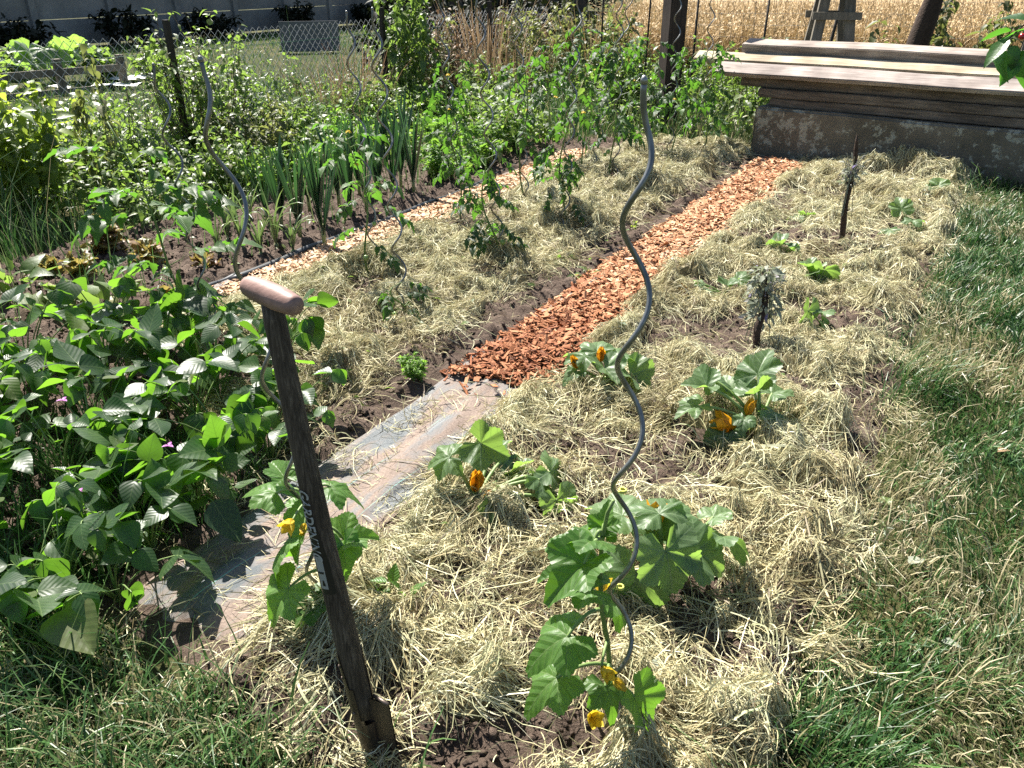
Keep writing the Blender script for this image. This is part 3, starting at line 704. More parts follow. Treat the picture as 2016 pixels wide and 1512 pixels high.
# long grass at the near left corner, in front of the beds
mb = MB()
n = 28000
a = rng.uniform(0.0, 1.12, n); b = rng.uniform(-3.2, -0.55, n); x, y = ab2xy(a, b)
k = (y > 1.0) & (rng.uniform(0, 1, n) < (1 - sstep(0.74, 1.04, a + 0.22 * (fbm(a * 5, b * 5, 121) - .5))) * np.where(b > -1.05, 0.35, 1.0))
a = a[k]; b = b[k]; n = len(a)
tall = rng.uniform(0, 1, n) < 0.12
L = np.where(tall, rng.uniform(0.12, 0.26, n), rng.gamma(5, 0.015, n))
tint = np.where(rng.uniform(0, 1, n) < 0.40, 0.64 + 0.3 * rng.uniform(0, 1, n), 0.1 + 0.5 * rng.uniform(0, 1, n))
grass(mb, a, b, L, 0.0028 + rng.gamma(2.5, 0.0011, n), np.where(tall, tint * 0.7, tint), 0.95, k=5)
n = 2600
a = rng.uniform(0.78, 1.7, n); b = rng.uniform(-3.0, -1.95, n)
grass(mb, a, b, rng.gamma(6, 0.022, n), 0.004 + rng.gamma(2, 0.0016, n), 0.5 * rng.uniform(0, 1, n), 0.5, k=5)
tag(mb.build('front_grass', M['grass']), 'long pale green grass in the near left corner before the beds', 'grass', kind='stuff')
# rough meadow between the beds and the fences, and the neighbour's lawn
mb = MB()
n = 120000
a = rng.uniform(1.5, 14.5, n); b = rng.uniform(-10.5, -3.9, n); x, y = ab2xy(a, b)
depth = y * .891 + .75
inn = (a < 8.6) & (b > -5.1 - 0.25 * (vnoise(a * 2, a * 0, 4) - .5))
right = (a > 8.7)
k = (np.abs(x) < 0.66 * depth + 0.3) & (y > 3.2) & ~(inn & (rng.uniform(0, 1, n) > 0.10)) & (rng.uniform(0, 1, n) < 0.25 + 0.75 * fbm(a * 1.6, b * 1.6, 131))
a = a[k]; b = b[k]; n = len(a); y = y[k]
q = fbm(a * 1.1, b * 1.1, 137, 3)
L = rng.gamma(4, 0.035, n) * (0.7 + 1.4 * sstep(0.4, 0.7, q)) * (1.0 + 0.03 * y)
L = np.where(b < -6.6, L * 0.5, L)
tint = np.clip(np.where(rng.uniform(0, 1, n) < 0.10 + 0.4 * sstep(.55, .75, fbm(a * .9, b * .9, 141)), 0.6 + 0.4 * rng.uniform(0, 1, n), 0.15 + 0.5 * rng.uniform(0, 1, n)), 0, 1)
grass(mb, a, b, L, (0.003 + rng.gamma(2, 0.001, n)) * (1 + 0.09 * y), tint, 0.55)
n = 60000
a = rng.uniform(7.8, 15.5, n); b = rng.uniform(-5.6, 6.0, n); x, y = ab2xy(a, b); depth = y * .891 + .75
k = (np.abs(x) < 0.66 * depth + 0.3) & (y > 7.8) & (y < 13.2) & ~((a < 8.5) & (b > -3.6)) & (rng.uniform(0, 1, n) < 0.3 + 0.7 * fbm(a * 1.6, b * 1.6, 151))
a = a[k]; b = b[k]; n = len(a); y = y[k]
tint = np.clip(np.where(rng.uniform(0, 1, n) < 0.30, 0.62 + 0.38 * rng.uniform(0, 1, n), 0.2 + 0.45 * rng.uniform(0, 1, n)), 0, 1)
grass(mb, a, b, rng.gamma(4, 0.06, n), (0.003 + rng.gamma(2, 0.001, n)) * (1 + 0.08 * y), tint, 0.5)
n = 42000
a = rng.uniform(3, 26, n); b = rng.uniform(-22, -6.5, n); x, y = ab2xy(a, b); depth = y * .891 + .75
k = (np.abs(x) < 0.66 * depth + 0.3) & (b > -19) & (y < 26); a = a[k]; b = b[k]; y = y[k]; n = len(a)
grass(mb, a, b, rng.gamma(4, 0.022, n), .004 * (1 + 0.14 * y), np.clip(rng.normal(.45, .14, n), 0, .75), 0.6)
tag(mb.build('meadow_grass', M['grass']), 'rough half dry grass growing between the beds and the fences', 'grass', kind='stuff')

# ------------------------------------------------------------------ leaf templates
def ovate(nl=7, nw=2, width=0.42, peak=0.36, fold=0.25, bend=0.25, tip=1.15, tooth=0.0, ripple=0.0, seed=0):
    r = np.random.default_rng(seed)
    V = []; U = []
    m = 2 * nw + 1
    for i in range(nl + 1):
        t = i / nl
        if t <= peak: wv = width * math.sqrt(max(0.0, 1 - ((peak - t) / peak) ** 2)) if i else width * 0.22
        else: wv = width * max(0.0, 1 - ((t - peak) / (1 - peak)) ** 1.55) ** tip
        if tooth and 0 < i < nl: wv *= (1 + tooth * (1 if i % 2 else -1))
        for j in range(-nw, nw + 1):
            u = j / nw
            x = u * wv; z = fold * abs(x) - bend * t * t + ripple * math.sin(t * 9 + j * 2.1 + seed) * abs(u)
            V.append((x, t, z)); U.append((x, t))
    F = []
    for i in range(nl):
        for j in range(m - 1):
            F.append((i * m + j, i * m + j + 1, (i + 1) * m + j + 1, (i + 1) * m + j))
    return tpl(V, F, U)
def xform(t, R, T, s):
    return {'V': t['V'] @ np.asarray(R).T * s + np.asarray(T), 'F': t['F'], 'U': t['U']}
def palmate(lobes=(0, 58, -58, 116, -116), depth=0.30, serr=0.05, ruffle=0.05, droop=0.35, fold=0.25, na=72, nr=6, seed=0, back=158, lobw=24, tipk=0.12, mid=0.0):
    r_ = np.random.default_rng(seed)
    th = np.radians(np.linspace(-back, back, na + 1))
    lob = np.radians(np.array(lobes))
    ph = r_.uniform(0, 6.28, 3)
    V = []; U = []
    base = 0.60
    R = []
    for i, t in enumerate(th):
        dd = np.abs(t - lob)
        q = np.exp(-(np.degrees(dd.min()) / lobw) ** 2)
        sc = 1 - 0.25 * (abs(t) / math.pi) ** 1.5
        rr = (base * (1 - depth) + base * depth * q * 1.6 + tipk * np.exp(-(np.degrees(dd[0]) / 16) ** 2)) * sc
        rr *= 1 + serr * (1 if i % 2 else -1)
        R.append(rr)
    for k in range(nr + 1):
        f = (k / nr) ** 0.9
        for i, t in enumerate(th):
            rr = R[i] * f if k == nr else R[i] * f * (0.97)
            dd = t - lob; j = np.argmin(np.abs(dd)); d = dd[j]
            x = rr * math.sin(t); y = rr * math.cos(t)
            z = mid * abs(x) + fold * abs(math.sin(d)) * rr - droop * rr * rr + ruffle * f * f * math.sin(5 * t + ph[0]) + 0.6 * ruffle * f * f * math.sin(9 * t + ph[1])
            V.append((x, y, z)); U.append((math.sin(d) * rr, rr * math.cos(d)))
    F = []
    m = na + 1
    for k in range(nr):
        for i in range(m - 1):
            F.append((k * m + i, k * m + i + 1, (k + 1) * m + i + 1, (k + 1) * m + i))
    return tpl(V, F, U)
BEAN = [ovate(8, 2, 0.43, 0.32, f, b, 1.0, 0, rp, s) for s, (f, b, rp) in enumerate([(0.25, 0.20, .014), (0.08, 0.30, .022), (0.45, 0.10, .02), (-0.10, 0.25, .024), (0.18, 0.5, .026), (0.1, -0.12, .02)])]
COUR = [palmate(depth=0.24, lobw=30, tipk=0.10, serr=0.03, ruffle=rf, droop=dr, fold=fo, seed=s, mid=md) for s, (rf, dr, fo, md) in enumerate([(0.05, 0.45, 0.30, .35), (0.07, 0.7, 0.25, .1), (0.045, 0.25, 0.35, .75), (0.06, 0.9, 0.2, .5)])]
CUKE = [palmate(lobes=(0, 62, -62, 125, -125), depth=0.16, serr=0.025, ruffle=rf, droop=dr, fold=fo, seed=s + 9, tipk=0.26, lobw=20, mid=md) for s, (rf, dr, fo, md) in enumerate([(0.03, 0.5, 0.25, .3), (0.04, 0.8, 0.15, .1), (0.03, 0.35, 0.3, .65)])]
def tomato_leaf(seed):
    r = np.random.default_rng(seed)
    parts = []
    def zc(t): return -0.45 * t * t + 0.10 * t
    n = 6
    V = []; U = []
    for i in range(n + 1):
        t = i / n * 0.8
        for sx in (-1, 1):
            V.append((sx * 0.008, t, zc(t))); U.append((0.0, 0.0))
    parts.append(tpl(V, [(2 * i, 2 * i + 1, 2 * i + 3, 2 * i + 2) for i in range(n)], U))
    spec = [(0.28, 1, .24), (0.30, -1, .24), (0.52, 1, .30), (0.55, -1, .30), (0.72, 1, .26), (0.74, -1, .26), (0.80, 0, .36), (.41, 1, .09), (.43, -1, .09)]
    for t, sd_, L in spec:
        az = sd_ * (62 + r.uniform(-12, 12)) if sd_ else r.uniform(-10, 10)
        lf = ovate(8, 1, 0.36, 0.35, r.uniform(0.1, 0.5), r.uniform(0.2, 0.7), 1.0, 0.17, 0.02, int(r.integers(99)))
        Rm = orient(az, r.uniform(-35, 5), r.uniform(-25, 25))[0]
        parts.append(xform(lf, Rm, (sd_ * 0.012, t, zc(t)), L * r.uniform(0.85, 1.15)))
    return tpl_join(parts)
TOMA = [tomato_leaf(s) for s in range(6)]
SMALL = [ovate(3, 1, 0.30, 0.4, 0.3, 0.3, 1.0, 0, 0, s) for s in range(2)] + [ovate(3, 1, 0.22, 0.35, 0.2, 0.6, 1.0, 0, 0, 3)]
SERR = [ovate(8, 1, 0.33, 0.34, f, b, 1.0, 0.09, 0.01, s) for s, (f, b) in enumerate([(0.3, 0.3), (0.15, 0.6), (0.4, 0.1)])]
OAK = [ovate(9, 2, 0.42, 0.62, 0.1, bd, 0.7, 0.22, 0.10, s) for s, bd in enumerate([0.2, 0.5, -0.3])]
CLIP = [palmate(lobes=(0, 75, -75), depth=0.5, serr=0.12, ruffle=0.02, droop=0.2, fold=0.2, na=18, nr=2, seed=5, back=120)]

def pick_inst(mb, tpls, R, T, s, tint, mi=0):
    N = len(T); ch = rng.integers(0, len(tpls), N)
    s = np.broadcast_to(s, (N,)); tint = np.broadcast_to(tint, (N,))
    for i, t in enumerate(tpls):
        k = ch == i
        if k.any(): mb.inst(t, R[k], T[k], s[k], tint[k], mi)

# ------------------------------------------------------------------ low leafy cover beyond the beds
mb = MB()
n = 46000
a = rng.uniform(3.4, 12.5, n); b = rng.uniform(-8.2, -3.95, n); x, y = ab2xy(a, b)
q = fbm(a * 1.5, b * 1.5, 201, 3)
dens = sstep(0.36, 0.6, q) * np.where(b > -4.85, sstep(5.6, 6.3, a), 1.0)
k = (rng.uniform(0, 1, n) < dens) & (np.abs(x) < 0.66 * (y * .891 + .75) + .3)
a = a[k]; b = b[k]; q = q[k]; n = len(a); x, y = ab2xy(a, b)
hh = 0.03 + (0.10 + 0.42 * sstep(0.40, 0.70, q)) * rng.uniform(0, 1, n) ** 0.7
T = np.stack([x, y, hh], -1)
R = orient(rng.uniform(0, 360, n), rng.normal(5, 35, n), rng.normal(0, 30, n))
pick_inst(mb, SMALL, R, T, rng.gamma(5, 0.009, n) * (1 + 0.03 * y), np.clip(rng.normal(0.45, 0.22, n), 0, 1))
n = 20000
a = rng.uniform(8.4, 14, n); b = rng.uniform(-4.6, 5.5, n); x, y = ab2xy(a, b)
q = fbm(a * 1.2, b * 1.2, 211, 3)
k = (rng.uniform(0, 1, n) < sstep(0.42, 0.6, q)) & (np.abs(x) < 0.66 * (y * .891 + .75) + .3) & (y < 12.6) & (y > 8.5)
x = x[k]; y = y[k]; q = q[k]; n = len(x)
T = np.stack([x, y, 0.03 + 0.5 * sstep(.4, .7, q) * rng.uniform(0, 1, n)], -1)
pick_inst(mb, SMALL, orient(rng.uniform(0, 360, n), rng.normal(5, 35, n), rng.normal(0, 30, n)), T, rng.gamma(5, 0.011, n), np.clip(rng.normal(0.5, 0.22, n), 0, 1))
tag(mb.build('ground_cover', M['weed']), 'low leafy weeds covering the ground behind the leek bed', 'weeds', kind='stuff')
# seedling weeds scattered in the bean bed and over the bare soil
mb = MB()
n = 2600
a = rng.uniform(0.85, 5.6, n); b = rng.uniform(-4.9, -0.3, n)
k = (rng.uniform(0, 1, n) < np.where(b < -2.0, np.where(a < 2.6, 0.75, 0.35), 0.10)) & (rng.uniform(0, 1, n) < 1.4 * fbm(a * 4, b * 4, 221)) & ~((b > -1.9) & (b < -1.4)) & ~((b < -3.3) & (b > -3.75) & (a > 2.3))
a = a[k]; b = b[k]; n = len(a); x, y = ab2xy(a, b)
z = np.maximum(hay_z(x, y), 0) + 0.012 + 0.03 * rng.uniform(0, 1, n)
pick_inst(mb, SMALL, orient(rng.uniform(0, 360, n), rng.normal(10, 25, n), rng.normal(0, 20, n)), np.stack([x, y, z], -1), rng.gamma(4, 0.007, n), np.clip(rng.normal(0.6, 0.2, n), 0, 1))
tag(mb.build('seedling_weeds', M['weed']), 'tiny seedling weeds scattered over the bare soil', 'weeds', kind='stuff')

# ================================================================== THINGS
def curve_pts(p0, p1, n=8, sag=0.0, side=None, amt=0.0):
    t = np.linspace(0, 1, n)[:, None]
    p0 = np.asarray(p0, float); p1 = np.asarray(p1, float)
    p = p0 + (p1 - p0) * t
    p[:, 2] += sag * (4 * t * (1 - t))[:, 0]
    if side is not None: p = p + np.asarray(side) * amt * (4 * t * (1 - t))
    return p
def az_of(v): return math.degrees(math.atan2(v[0], v[1]))

# ------------------------------------------------------------------ spade
sp0 = np.array([*P(742, 1496)[:2], 0.0])
spT = PF(533, 585, 1.387)
sd_ = (spT - sp0); Ls = np.linalg.norm(sd_); sdn = sd_ / Ls
T = Thing('spade', 'wooden T-handled spade stuck upright in the hay in the foreground', 'spade', sp0)
rgt = np.array([0.77, -0.63, 0.0]); rgt = rgt - sdn * rgt.dot(sdn); rgt /= np.linalg.norm(rgt)          # blade and grip are parallel
if rgt[0] < 0: rgt = -rgt
fwd_ = np.cross(rgt, sdn); fwd_ /= np.linalg.norm(fwd_)
if fwd_[1] > 0: fwd_ = -fwd_                                         # towards the camera
hd = np.array([0.77, -0.63, -0.04]); hd /= np.linalg.norm(hd)        # direction of the T grip
# shaft, thicker towards the socket
mb = MB()
tt = np.linspace(0.13, 1.0, 22)
pts = sp0 + sd_ * tt[:, None]
rr = np.interp(tt, [0.13, 0.3, 0.6, 0.9, 0.97, 1.0], [0.026, 0.0265, 0.0235, 0.0205, 0.021, 0.018])
pts = pts + fwd_ * (0.008 * np.sin(tt * 3))[:, None]
mb.tube(pts, rr, 20, 0.5)
shaft_o = T.part('shaft', mb, M['shaft'])
mb = MB()
tt = np.linspace(-1, 1, 25)
rr = 0.0238 * (1 - 0.26 * np.abs(tt) ** 2.2); rr[0] *= 0.55; rr[-1] *= 0.86; rr[1] *= 0.9
mb.tube(spT + hd * (tt * 0.077)[:, None] + np.array([0, 0, 0.004]), rr, 22, 0.5)
T.part('grip', mb, M['handle'])
# blade with rolled treads, slightly dished, goes into the soil
mb = MB()
bw = 0.078; n_, m_ = 14, 17; QT = 0.20
Wg = np.zeros((n_, m_, 3))
for i, q in enumerate(np.linspace(QT, -0.12, n_)):
    for j, u in enumerate(np.linspace(-1, 1, m_)):
        top = 0.0
        ww = bw * (1 - 0.10 * (QT - q) / 0.3)
        dish = -0.010 * (u * u) + 0.012 * math.exp(-(u / 0.26) ** 2) * max(0, (q + 0.06) / 0.24)
        Wg[i, j] = sp0 + sdn * (q + top) + rgt * (u * ww) + fwd_ * dish
mb.grid(Wg, None, 0.55); mb.grid(Wg[::-1] - fwd_ * 0.003, None, 0.4)
blade_o = T.part('blade', mb, M['steel'])
for s_ in (-1, 1):
    mb = MB()
    a0 = sp0 + sdn * (QT + .002) + rgt * (s_ * bw); a1 = sp0 + sdn * (QT + .003) + rgt * (s_ * 0.030)
    mb.tube(np.array([a0, (a0 + a1) / 2, a1]) - fwd_ * 0.010, 0.0045, 8, 0.95)
    T.part('tread', mb, M['steel'], parent=blade_o)
# socket: open front half tube with two straps up the shaft and two rivets
mb = MB()
def wrap(q0, q1, th0, th1, off, k=12, n=14, tapered=False):
    W_ = np.zeros((n, k, 3))
    for i, q in enumerate(np.linspace(q0, q1, n)):
        r = np.interp(q / Ls, [0.0, 0.13, 0.3, 0.6, 0.9], [0.024, 0.026, 0.0265, 0.0235, 0.0205]) + off
        c0 = sp0 + sd_ * (q / Ls) + fwd_ * (0.008 * math.sin(q / Ls * 3))
        f = (q - q0) / (q1 - q0); sh = 1 - 0.55 * f if tapered else 1
        mid = (th0 + th1) / 2
        for j, t in enumerate(np.linspace(mid + (th0 - mid) * sh, mid + (th1 - mid) * sh, k)):
            W_[i, j] = c0 + (rgt * math.cos(t) + fwd_ * math.sin(t)) * r
    return W_
mb.grid(wrap(0.10, 0.24, R_(58), R_(150), 0.0025), None, 0.45)
mb.grid(wrap(0.24, 0.335, R_(78), R_(150), 0.0025, tapered=True), None, 0.45)
mb.grid(wrap(0.10, 0.33, R_(-95), R_(-22), 0.0025, tapered=True), None, 0.4)
mb.grid(wrap(0.06, 0.135, R_(-60), R_(150), 0.0022), None, 0.5)
sock = T.part('socket', mb, M['steel'])
for q, th in ((0.30, 108), (0.265, 112), (0.17, 84)):
    mb = MB(); c0 = wrap(q, q + 0.001, R_(th), R_(th + 1), 0.002, 2, 2)[0, 0]
    nr = rgt * math.cos(R_(th)) + fwd_ * math.sin(R_(th))
    mb.tube(np.array([c0, c0 + nr * 0.002, c0 + nr * 0.0035]), [0.0045, 0.004, 0.001], 8, 0.9)
    T.part('rivet', mb, M['steel'], parent=sock)
# peeling sticker with lettering, wrapped round the shaft
def shaft_q(py):
    """distance up the shaft at which it crosses picture row py"""
    best = min(np.linspace(0, 1, 400), key=lambda f: abs(756 - FPX * ((sp0 + sd_ * f)[2] - CAM_H + math.tan(PITCH) * (sp0 + sd_ * f)[1]) * _c / ((sp0 + sd_ * f)[1] * _c - ((sp0 + sd_ * f)[2] - CAM_H) * _s) - py))
    return best * Ls
q1, q0 = shaft_q(952), shaft_q(1152)
mb = MB()
Wl = np.zeros((26, 12, 3))
for i in range(26):                                                # ragged peeled edge towards the top right
    f = i / 25; cut = max(0.0, f - 0.30) / 0.70
    a_hi = R_(26) + cut * R_(44)
    q = q0 + (q1 - q0) * f
    Wl[i] = [wrap(q, q + 1e-4, t, t + 1e-3, 0.0006, 2, 2)[0, 0] for t in np.linspace(a_hi, R_(140), 12)]
mb.grid(Wl, None, 0.4)
lab = T.part('sticker', mb, M['label_black'])
qs = shaft_q(1078)
mb = MB(); mb.grid(wrap(q0 + 0.014, qs, R_(56), R_(96), 0.0012, 8, 8), None, 0.4)
pale = T.part('sticker_panel', mb, M['label_grey'], parent=lab)
def wrapped_text(body, size, qtop, thc, mat, name, parent, shear=0.25):
    cu = bpy.data.curves.new(name, 'FONT'); cu.body = body; cu.size = 1.0; cu.shear = shear; cu.offset = 0.02
    cu.align_x = 'LEFT'; cu.align_y = 'CENTER'; cu.resolution_u = 3
    to = bpy.data.objects.new('tmp', cu); S.collection.objects.link(to)
    dg = bpy.context.evaluated_depsgraph_get(); dg.update()
    me = bpy.data.meshes.new_from_object(to.evaluated_get(dg))
    V = np.array([v.co[:] for v in me.vertices]); F = [list(p.vertices) for p in me.polygons]
    bpy.data.objects.remove(to); bpy.data.curves.remove(cu); bpy.data.meshes.remove(me)
    out = []
    for v in V:
        q = qtop - v[0] * size
        th = thc - v[1] * size / 0.023                         # tops of the letters point to the right of the shaft
        out.append(wrap(q, q + 1e-4, th, th + 1e-3, 0.0018, 2, 2)[0, 0])
    m_ = MB(); m_.raw(np.array(out), sum(F, []), [len(f) for f in F], None, 0.7)
    return T.part(name, m_, mat, smooth=False, parent=parent)
wrapped_text('GARDENING', (q1 + .012 - qs) / 5.75, q1 + 0.004, R_(82), M['label_grey'], 'lettering', lab)
mb = MB(); mb.grid(wrap(q0 + 0.022, q0 + 0.036, R_(66), R_(82), 0.0018, 4, 4, tapered=True), None, 0.2)
mb.grid(wrap(q0 + 0.052, q0 + 0.057, R_(62), R_(90), 0.0018, 4, 3), None, 0.2)
T.part('sticker_mark', mb, M['label_black'], parent=lab)

# ------------------------------------------------------------------ spiral tomato stakes
def spiral(base, top, turns, rad, label, phase=0.0, wire=0.0052, start=0.12):
    base = np.array(base, float)
    t = np.linspace(0, 1, 110)
    p = base + (np.array(top) - base) * t[:, None]
    e = sstep(0.0, 0.06, t) * (1 - sstep(1 - start, 1.0, t))
    an = phase + 2 * math.pi * turns * t
    p[:, 0] += rad * e * np.cos(an); p[:, 1] += rad * e * np.sin(an)
    p = np.concatenate([[p[0] - [0, 0, 0.08]], p])
    T = Thing('spiral_stake', label, 'plant stake', base, 'spiral metal plant stakes')
    mb = MB(); mb.tube(p, wire, 8, np.clip(0.3 + 0.5 * vnoise(np.repeat(np.arange(len(p)), 8) * .12, np.zeros(len(p) * 8), 3), 0, 1))
    T.part('rod', mb, M['metal'])
    mb = MB(); q = p[-1]; dd = p[-1] - p[-3]; dd /= np.linalg.norm(dd)
    mb.tube(np.array([q - dd * 0.004, q + dd * 0.004, q + dd * 0.009]), [wire * 1.15, wire * 1.1, wire * 0.4], 10, 0.95)
    T.part('tip', mb, M['metal'])
    return T
b = G(1212, 1438); st = spiral(b, PF(1268, 160, b[1] + 0.02), 5.4, 0.026, 'tall spiral stake in the right foreground, tied to the climbing cucumber', phase=-0.4)
for px, py in ((1226, 967), (1221, 1157)):
    c = PF(px, py, b[1] + .01); mb = MB()
    th = np.linspace(0, 2 * math.pi, 14); ring = np.stack([c[0] + 0.0068 * np.cos(th), c[1] + 0.0068 * np.sin(th), c[2] + 0 * th], -1)
    mb.tube(ring, 0.0019, 6, 0.5); mb.tube(ring + [0, 0, .0035], 0.0019, 6, 0.7)
    mb.tube(np.array([c, c + [-.012, -.01, .004]]), 0.0015, 5, 0.5)
    st.part('tie', mb, M['tie'])
b = G(640, 1200); spiral(b, PF(395, 118, b[1] + 0.05), 5.0, 0.026, 'spiral stake behind the spade, leaning left with a bright cut tip', phase=0.6)
b = G(418, 676); spiral(b + [0.01, 0.03, 0], PF(302, 128, b[1] + 0.05), 5.5, 0.028, 'spiral stake carrying the pale-leaved tomato nearest the beans', phase=2.0)
b = G(795, 600); spiral(b, PF(733, 18, b[1] + 0.05), 6.5, 0.03, 'spiral stake rising from the smallest dark tomato in the hay', phase=1.0)
b = G(742, 530); spiral(b, PF(682, 24, b[1] + 0.1), 6.0, 0.03, 'spiral stake of the tomato before the leeks, its top bent left', phase=4.0)
b = G(905, 438); spiral(b + [.03, 0, 0], PF(862, -12, b[1]), 6.5, 0.03, 'spiral stake on the tomato with curled leaves right of the leeks', phase=0.3)
b = G(985, 505); spiral(b, PF(938, -12, b[1]), 6.5, 0.03, 'spiral stake standing over the short bushy tomato in mid bed', phase=2.2)
b = G(1034, 385); spiral(b, PF(1016, -20, b[1]), 6.5, 0.03, 'spiral stake on the left-row tomato behind the short bushy one', phase=3.6)
b = G(1110, 432); spiral(b, PF(1140, -20, b[1]), 6.5, 0.03, 'spiral stake of the tomato whose stem leaves the round hay tuft', phase=1.2)
b = G(1212, 352); spiral(b, PF(1222, -20, b[1]), 6.5, 0.03, 'spiral stake amid the tallest tomato at the back of the bed', phase=5.0)
b = G(1318, 312); spiral(b, PF(1338, -20, b[1]), 6.5, 0.03, 'spiral stake in front of the dark square post', phase=0.0)
b = G(1384, 300); spiral(b, PF(1404, -20, b[1]), 6.5, 0.03, 'spiral stake nearest the ends of the stacked planks', phase=2.9)
b = G(1165, 330); spiral(b, PF(1248, -20, b[1]), 6.5, 0.03, 'spiral stake leaning right in the back tomato of the left row', phase=4.4)

# ------------------------------------------------------------------ tomatoes
def tomato(px, py, h, label, lean=(0, 0), nl=16, L=(0.18, 0.26), bare=0.12, tint=0.45, fruits=0, flowers=0, sag=-18, stemr=0.007, seed=1):
    r = np.random.default_rng(seed)
    b = G(px, py)
    T = Thing('tomato_plant', label, 'tomato plant', b, 'tomato plants tied to spiral stakes')
    t = np.linspace(0, 1, 14)
    st = b + np.stack([lean[0] * t + 0.03 * np.sin(t * 7 + seed), lean[1] * t + 0.03 * np.cos(t * 6 + seed * 2), h * t - .03 * (1 - t)], -1)
    mb = MB(); mb.tube(st, np.interp(t, [0, 1], [stemr, stemr * .45]), 7, np.clip(0.25 + 0.4 * np.repeat(t, 7), 0, 1))
    lt = r.uniform(bare, 1.0, nl) ** 0.9; lt.sort()
    az = np.cumsum(r.uniform(95, 175, nl))
    pos = np.stack([np.interp(lt, t, st[:, k]) for k in range(3)], -1)
    pet = r.uniform(0.03, 0.07, nl)
    d = np.stack([np.sin(np.radians(az)), np.cos(np.radians(az)), np.full(nl, 0.45)], -1)
    tips = pos + d * pet[:, None]
    for i in range(nl): mb.tube(curve_pts(pos[i], tips[i], 4), 0.0024, 5, 0.6, cap=False)
    T.part('stem', mb, M['stem'])
    mb = MB()
    pick_inst(mb, TOMA, orient(az, r.normal(sag + 18, 16, nl), r.normal(0, 16, nl)), tips, r.uniform(*L, nl) * (1.05 - 0.35 * np.abs(lt - 0.5)), np.clip(r.normal(tint, 0.22, nl), 0, 1))
    T.part('foliage', mb, M['tomato'])
    for i in range(fruits):
        mb = MB(); q = r.uniform(.12, .5); c = np.array([np.interp(q, t, st[:, k]) for k in range(3)]) + [r.normal(0, .035), -0.04 - .03 * r.uniform(), -.01]
        sph(mb, c, r.uniform(0.012, 0.02), 0.3 + .5 * r.uniform()); T.part('fruit', mb, M['green_fruit'])
    for i in range(flowers):
        mb = MB(); q = r.uniform(.55, 1.0); c = np.array([np.interp(q, t, st[:, k]) for k in range(3)]) + r.normal(0, .05, 3)
        mb.inst(SMALL[1], orient(np.arange(5) * 72.0, -25), np.repeat(c[None], 5, 0), 0.022, .6)
        T.part('flower', mb, M['yellow'])
    return T
def sph(mb, c, r, tint=0.5, sq=1.0, n=8, m=10):
    th = np.linspace(0.02, math.pi - 0.02, n); ph = np.linspace(0, 2 * math.pi, m)
    W_ = np.stack([r * np.sin(th)[:, None] * np.cos(ph)[None], r * np.sin(th)[:, None] * np.sin(ph)[None], sq * r * np.cos(th)[:, None] * np.ones(m)[None]], -1)
    mb.grid(np.asarray(c) + W_[:, ::-1], None, tint)
tomato(415, 680, 1.02, 'tall lit tomato plant leaning left between beans and path', (-0.30, 0.08), 15, (0.22, 0.32), 0.28, 0.8, 2, 0, -14, seed=3)
tomato(735, 538, 0.80, 'thin tomato plant with pale leaves in front of the leeks', (-0.06, 0.0), 15, (0.17, 0.25), 0.15, 0.75, 2, 2, -22, seed=4)
tomato(790, 640, 0.20, 'smallest dark tomato plant with green fruits low in the hay', (-0.02, 0.05), 11, (0.13, 0.19), 0.1, 0.15, 5, 0, -30, seed=5)
tomato(905, 440, 1.08, 'tomato plant with curled leaves leaning left beside the leeks', (-0.06, 0.1), 24, (0.14, 0.20), 0.30, 0.4, 2, 2, -45, seed=6)
tomato(975, 508, 0.56, 'short bushy tomato plant in the middle of the hay bed', (-0.08, 0.05), 26, (0.13, 0.19), 0.05, 0.3, 3, 0, -35, seed=7)
tomato(1105, 442, 0.88, 'tomato plant growing from a round hay tuft in mid bed', (0.02, 0.0), 26, (0.14, 0.20), 0.12, 0.35, 2, 1, -40, seed=8)
tomato(1030, 392, 1.02, 'tomato plant with bare lower stem beside the pale chip path', (0.0, 0.05), 18, (0.16, 0.23), 0.38, 0.4, 0, 2, -30, seed=9)
tomato(1205, 362, 1.14, 'tallest dense tomato plant behind the round hay tuft', (0.0, 0.05), 24, (0.17, 0.25), 0.25, 0.42, 2, 2, -30, seed=10)
tomato(1150, 335, 1.20, 'full tomato plant at the back of the left tomato row', (-0.05, 0.05), 22, (0.17, 0.25), 0.28, 0.4, 0, 3, -28, seed=11)
tomato(1320, 312, 0.98, 'slim tomato plant before the square post, stem forked low', (0.05, 0.05), 18, (0.18, 0.26), 0.35, 0.45, 0, 1, -28, seed=12)
tomato(1382, 300, 1.0, 'last tomato plant, its leaves hanging next to the plank ends', (0.0, 0.0), 22, (0.17, 0.26), 0.25, 0.4, 0, 2, -38, seed=13)
tomato(1085, 318, 1.15, 'tomato plant half hidden in greenery at the far left of the row', (0.0, 0.05), 18, (0.17, 0.24), 0.25, 0.4, 0, 2, -28, seed=14)
tomato(1262, 300, 1.05, 'tomato plant at the far end, filling the gap left of the post', (0.0, 0.05), 18, (0.17, 0.24), 0.25, 0.35, 0, 1, -28, seed=15)

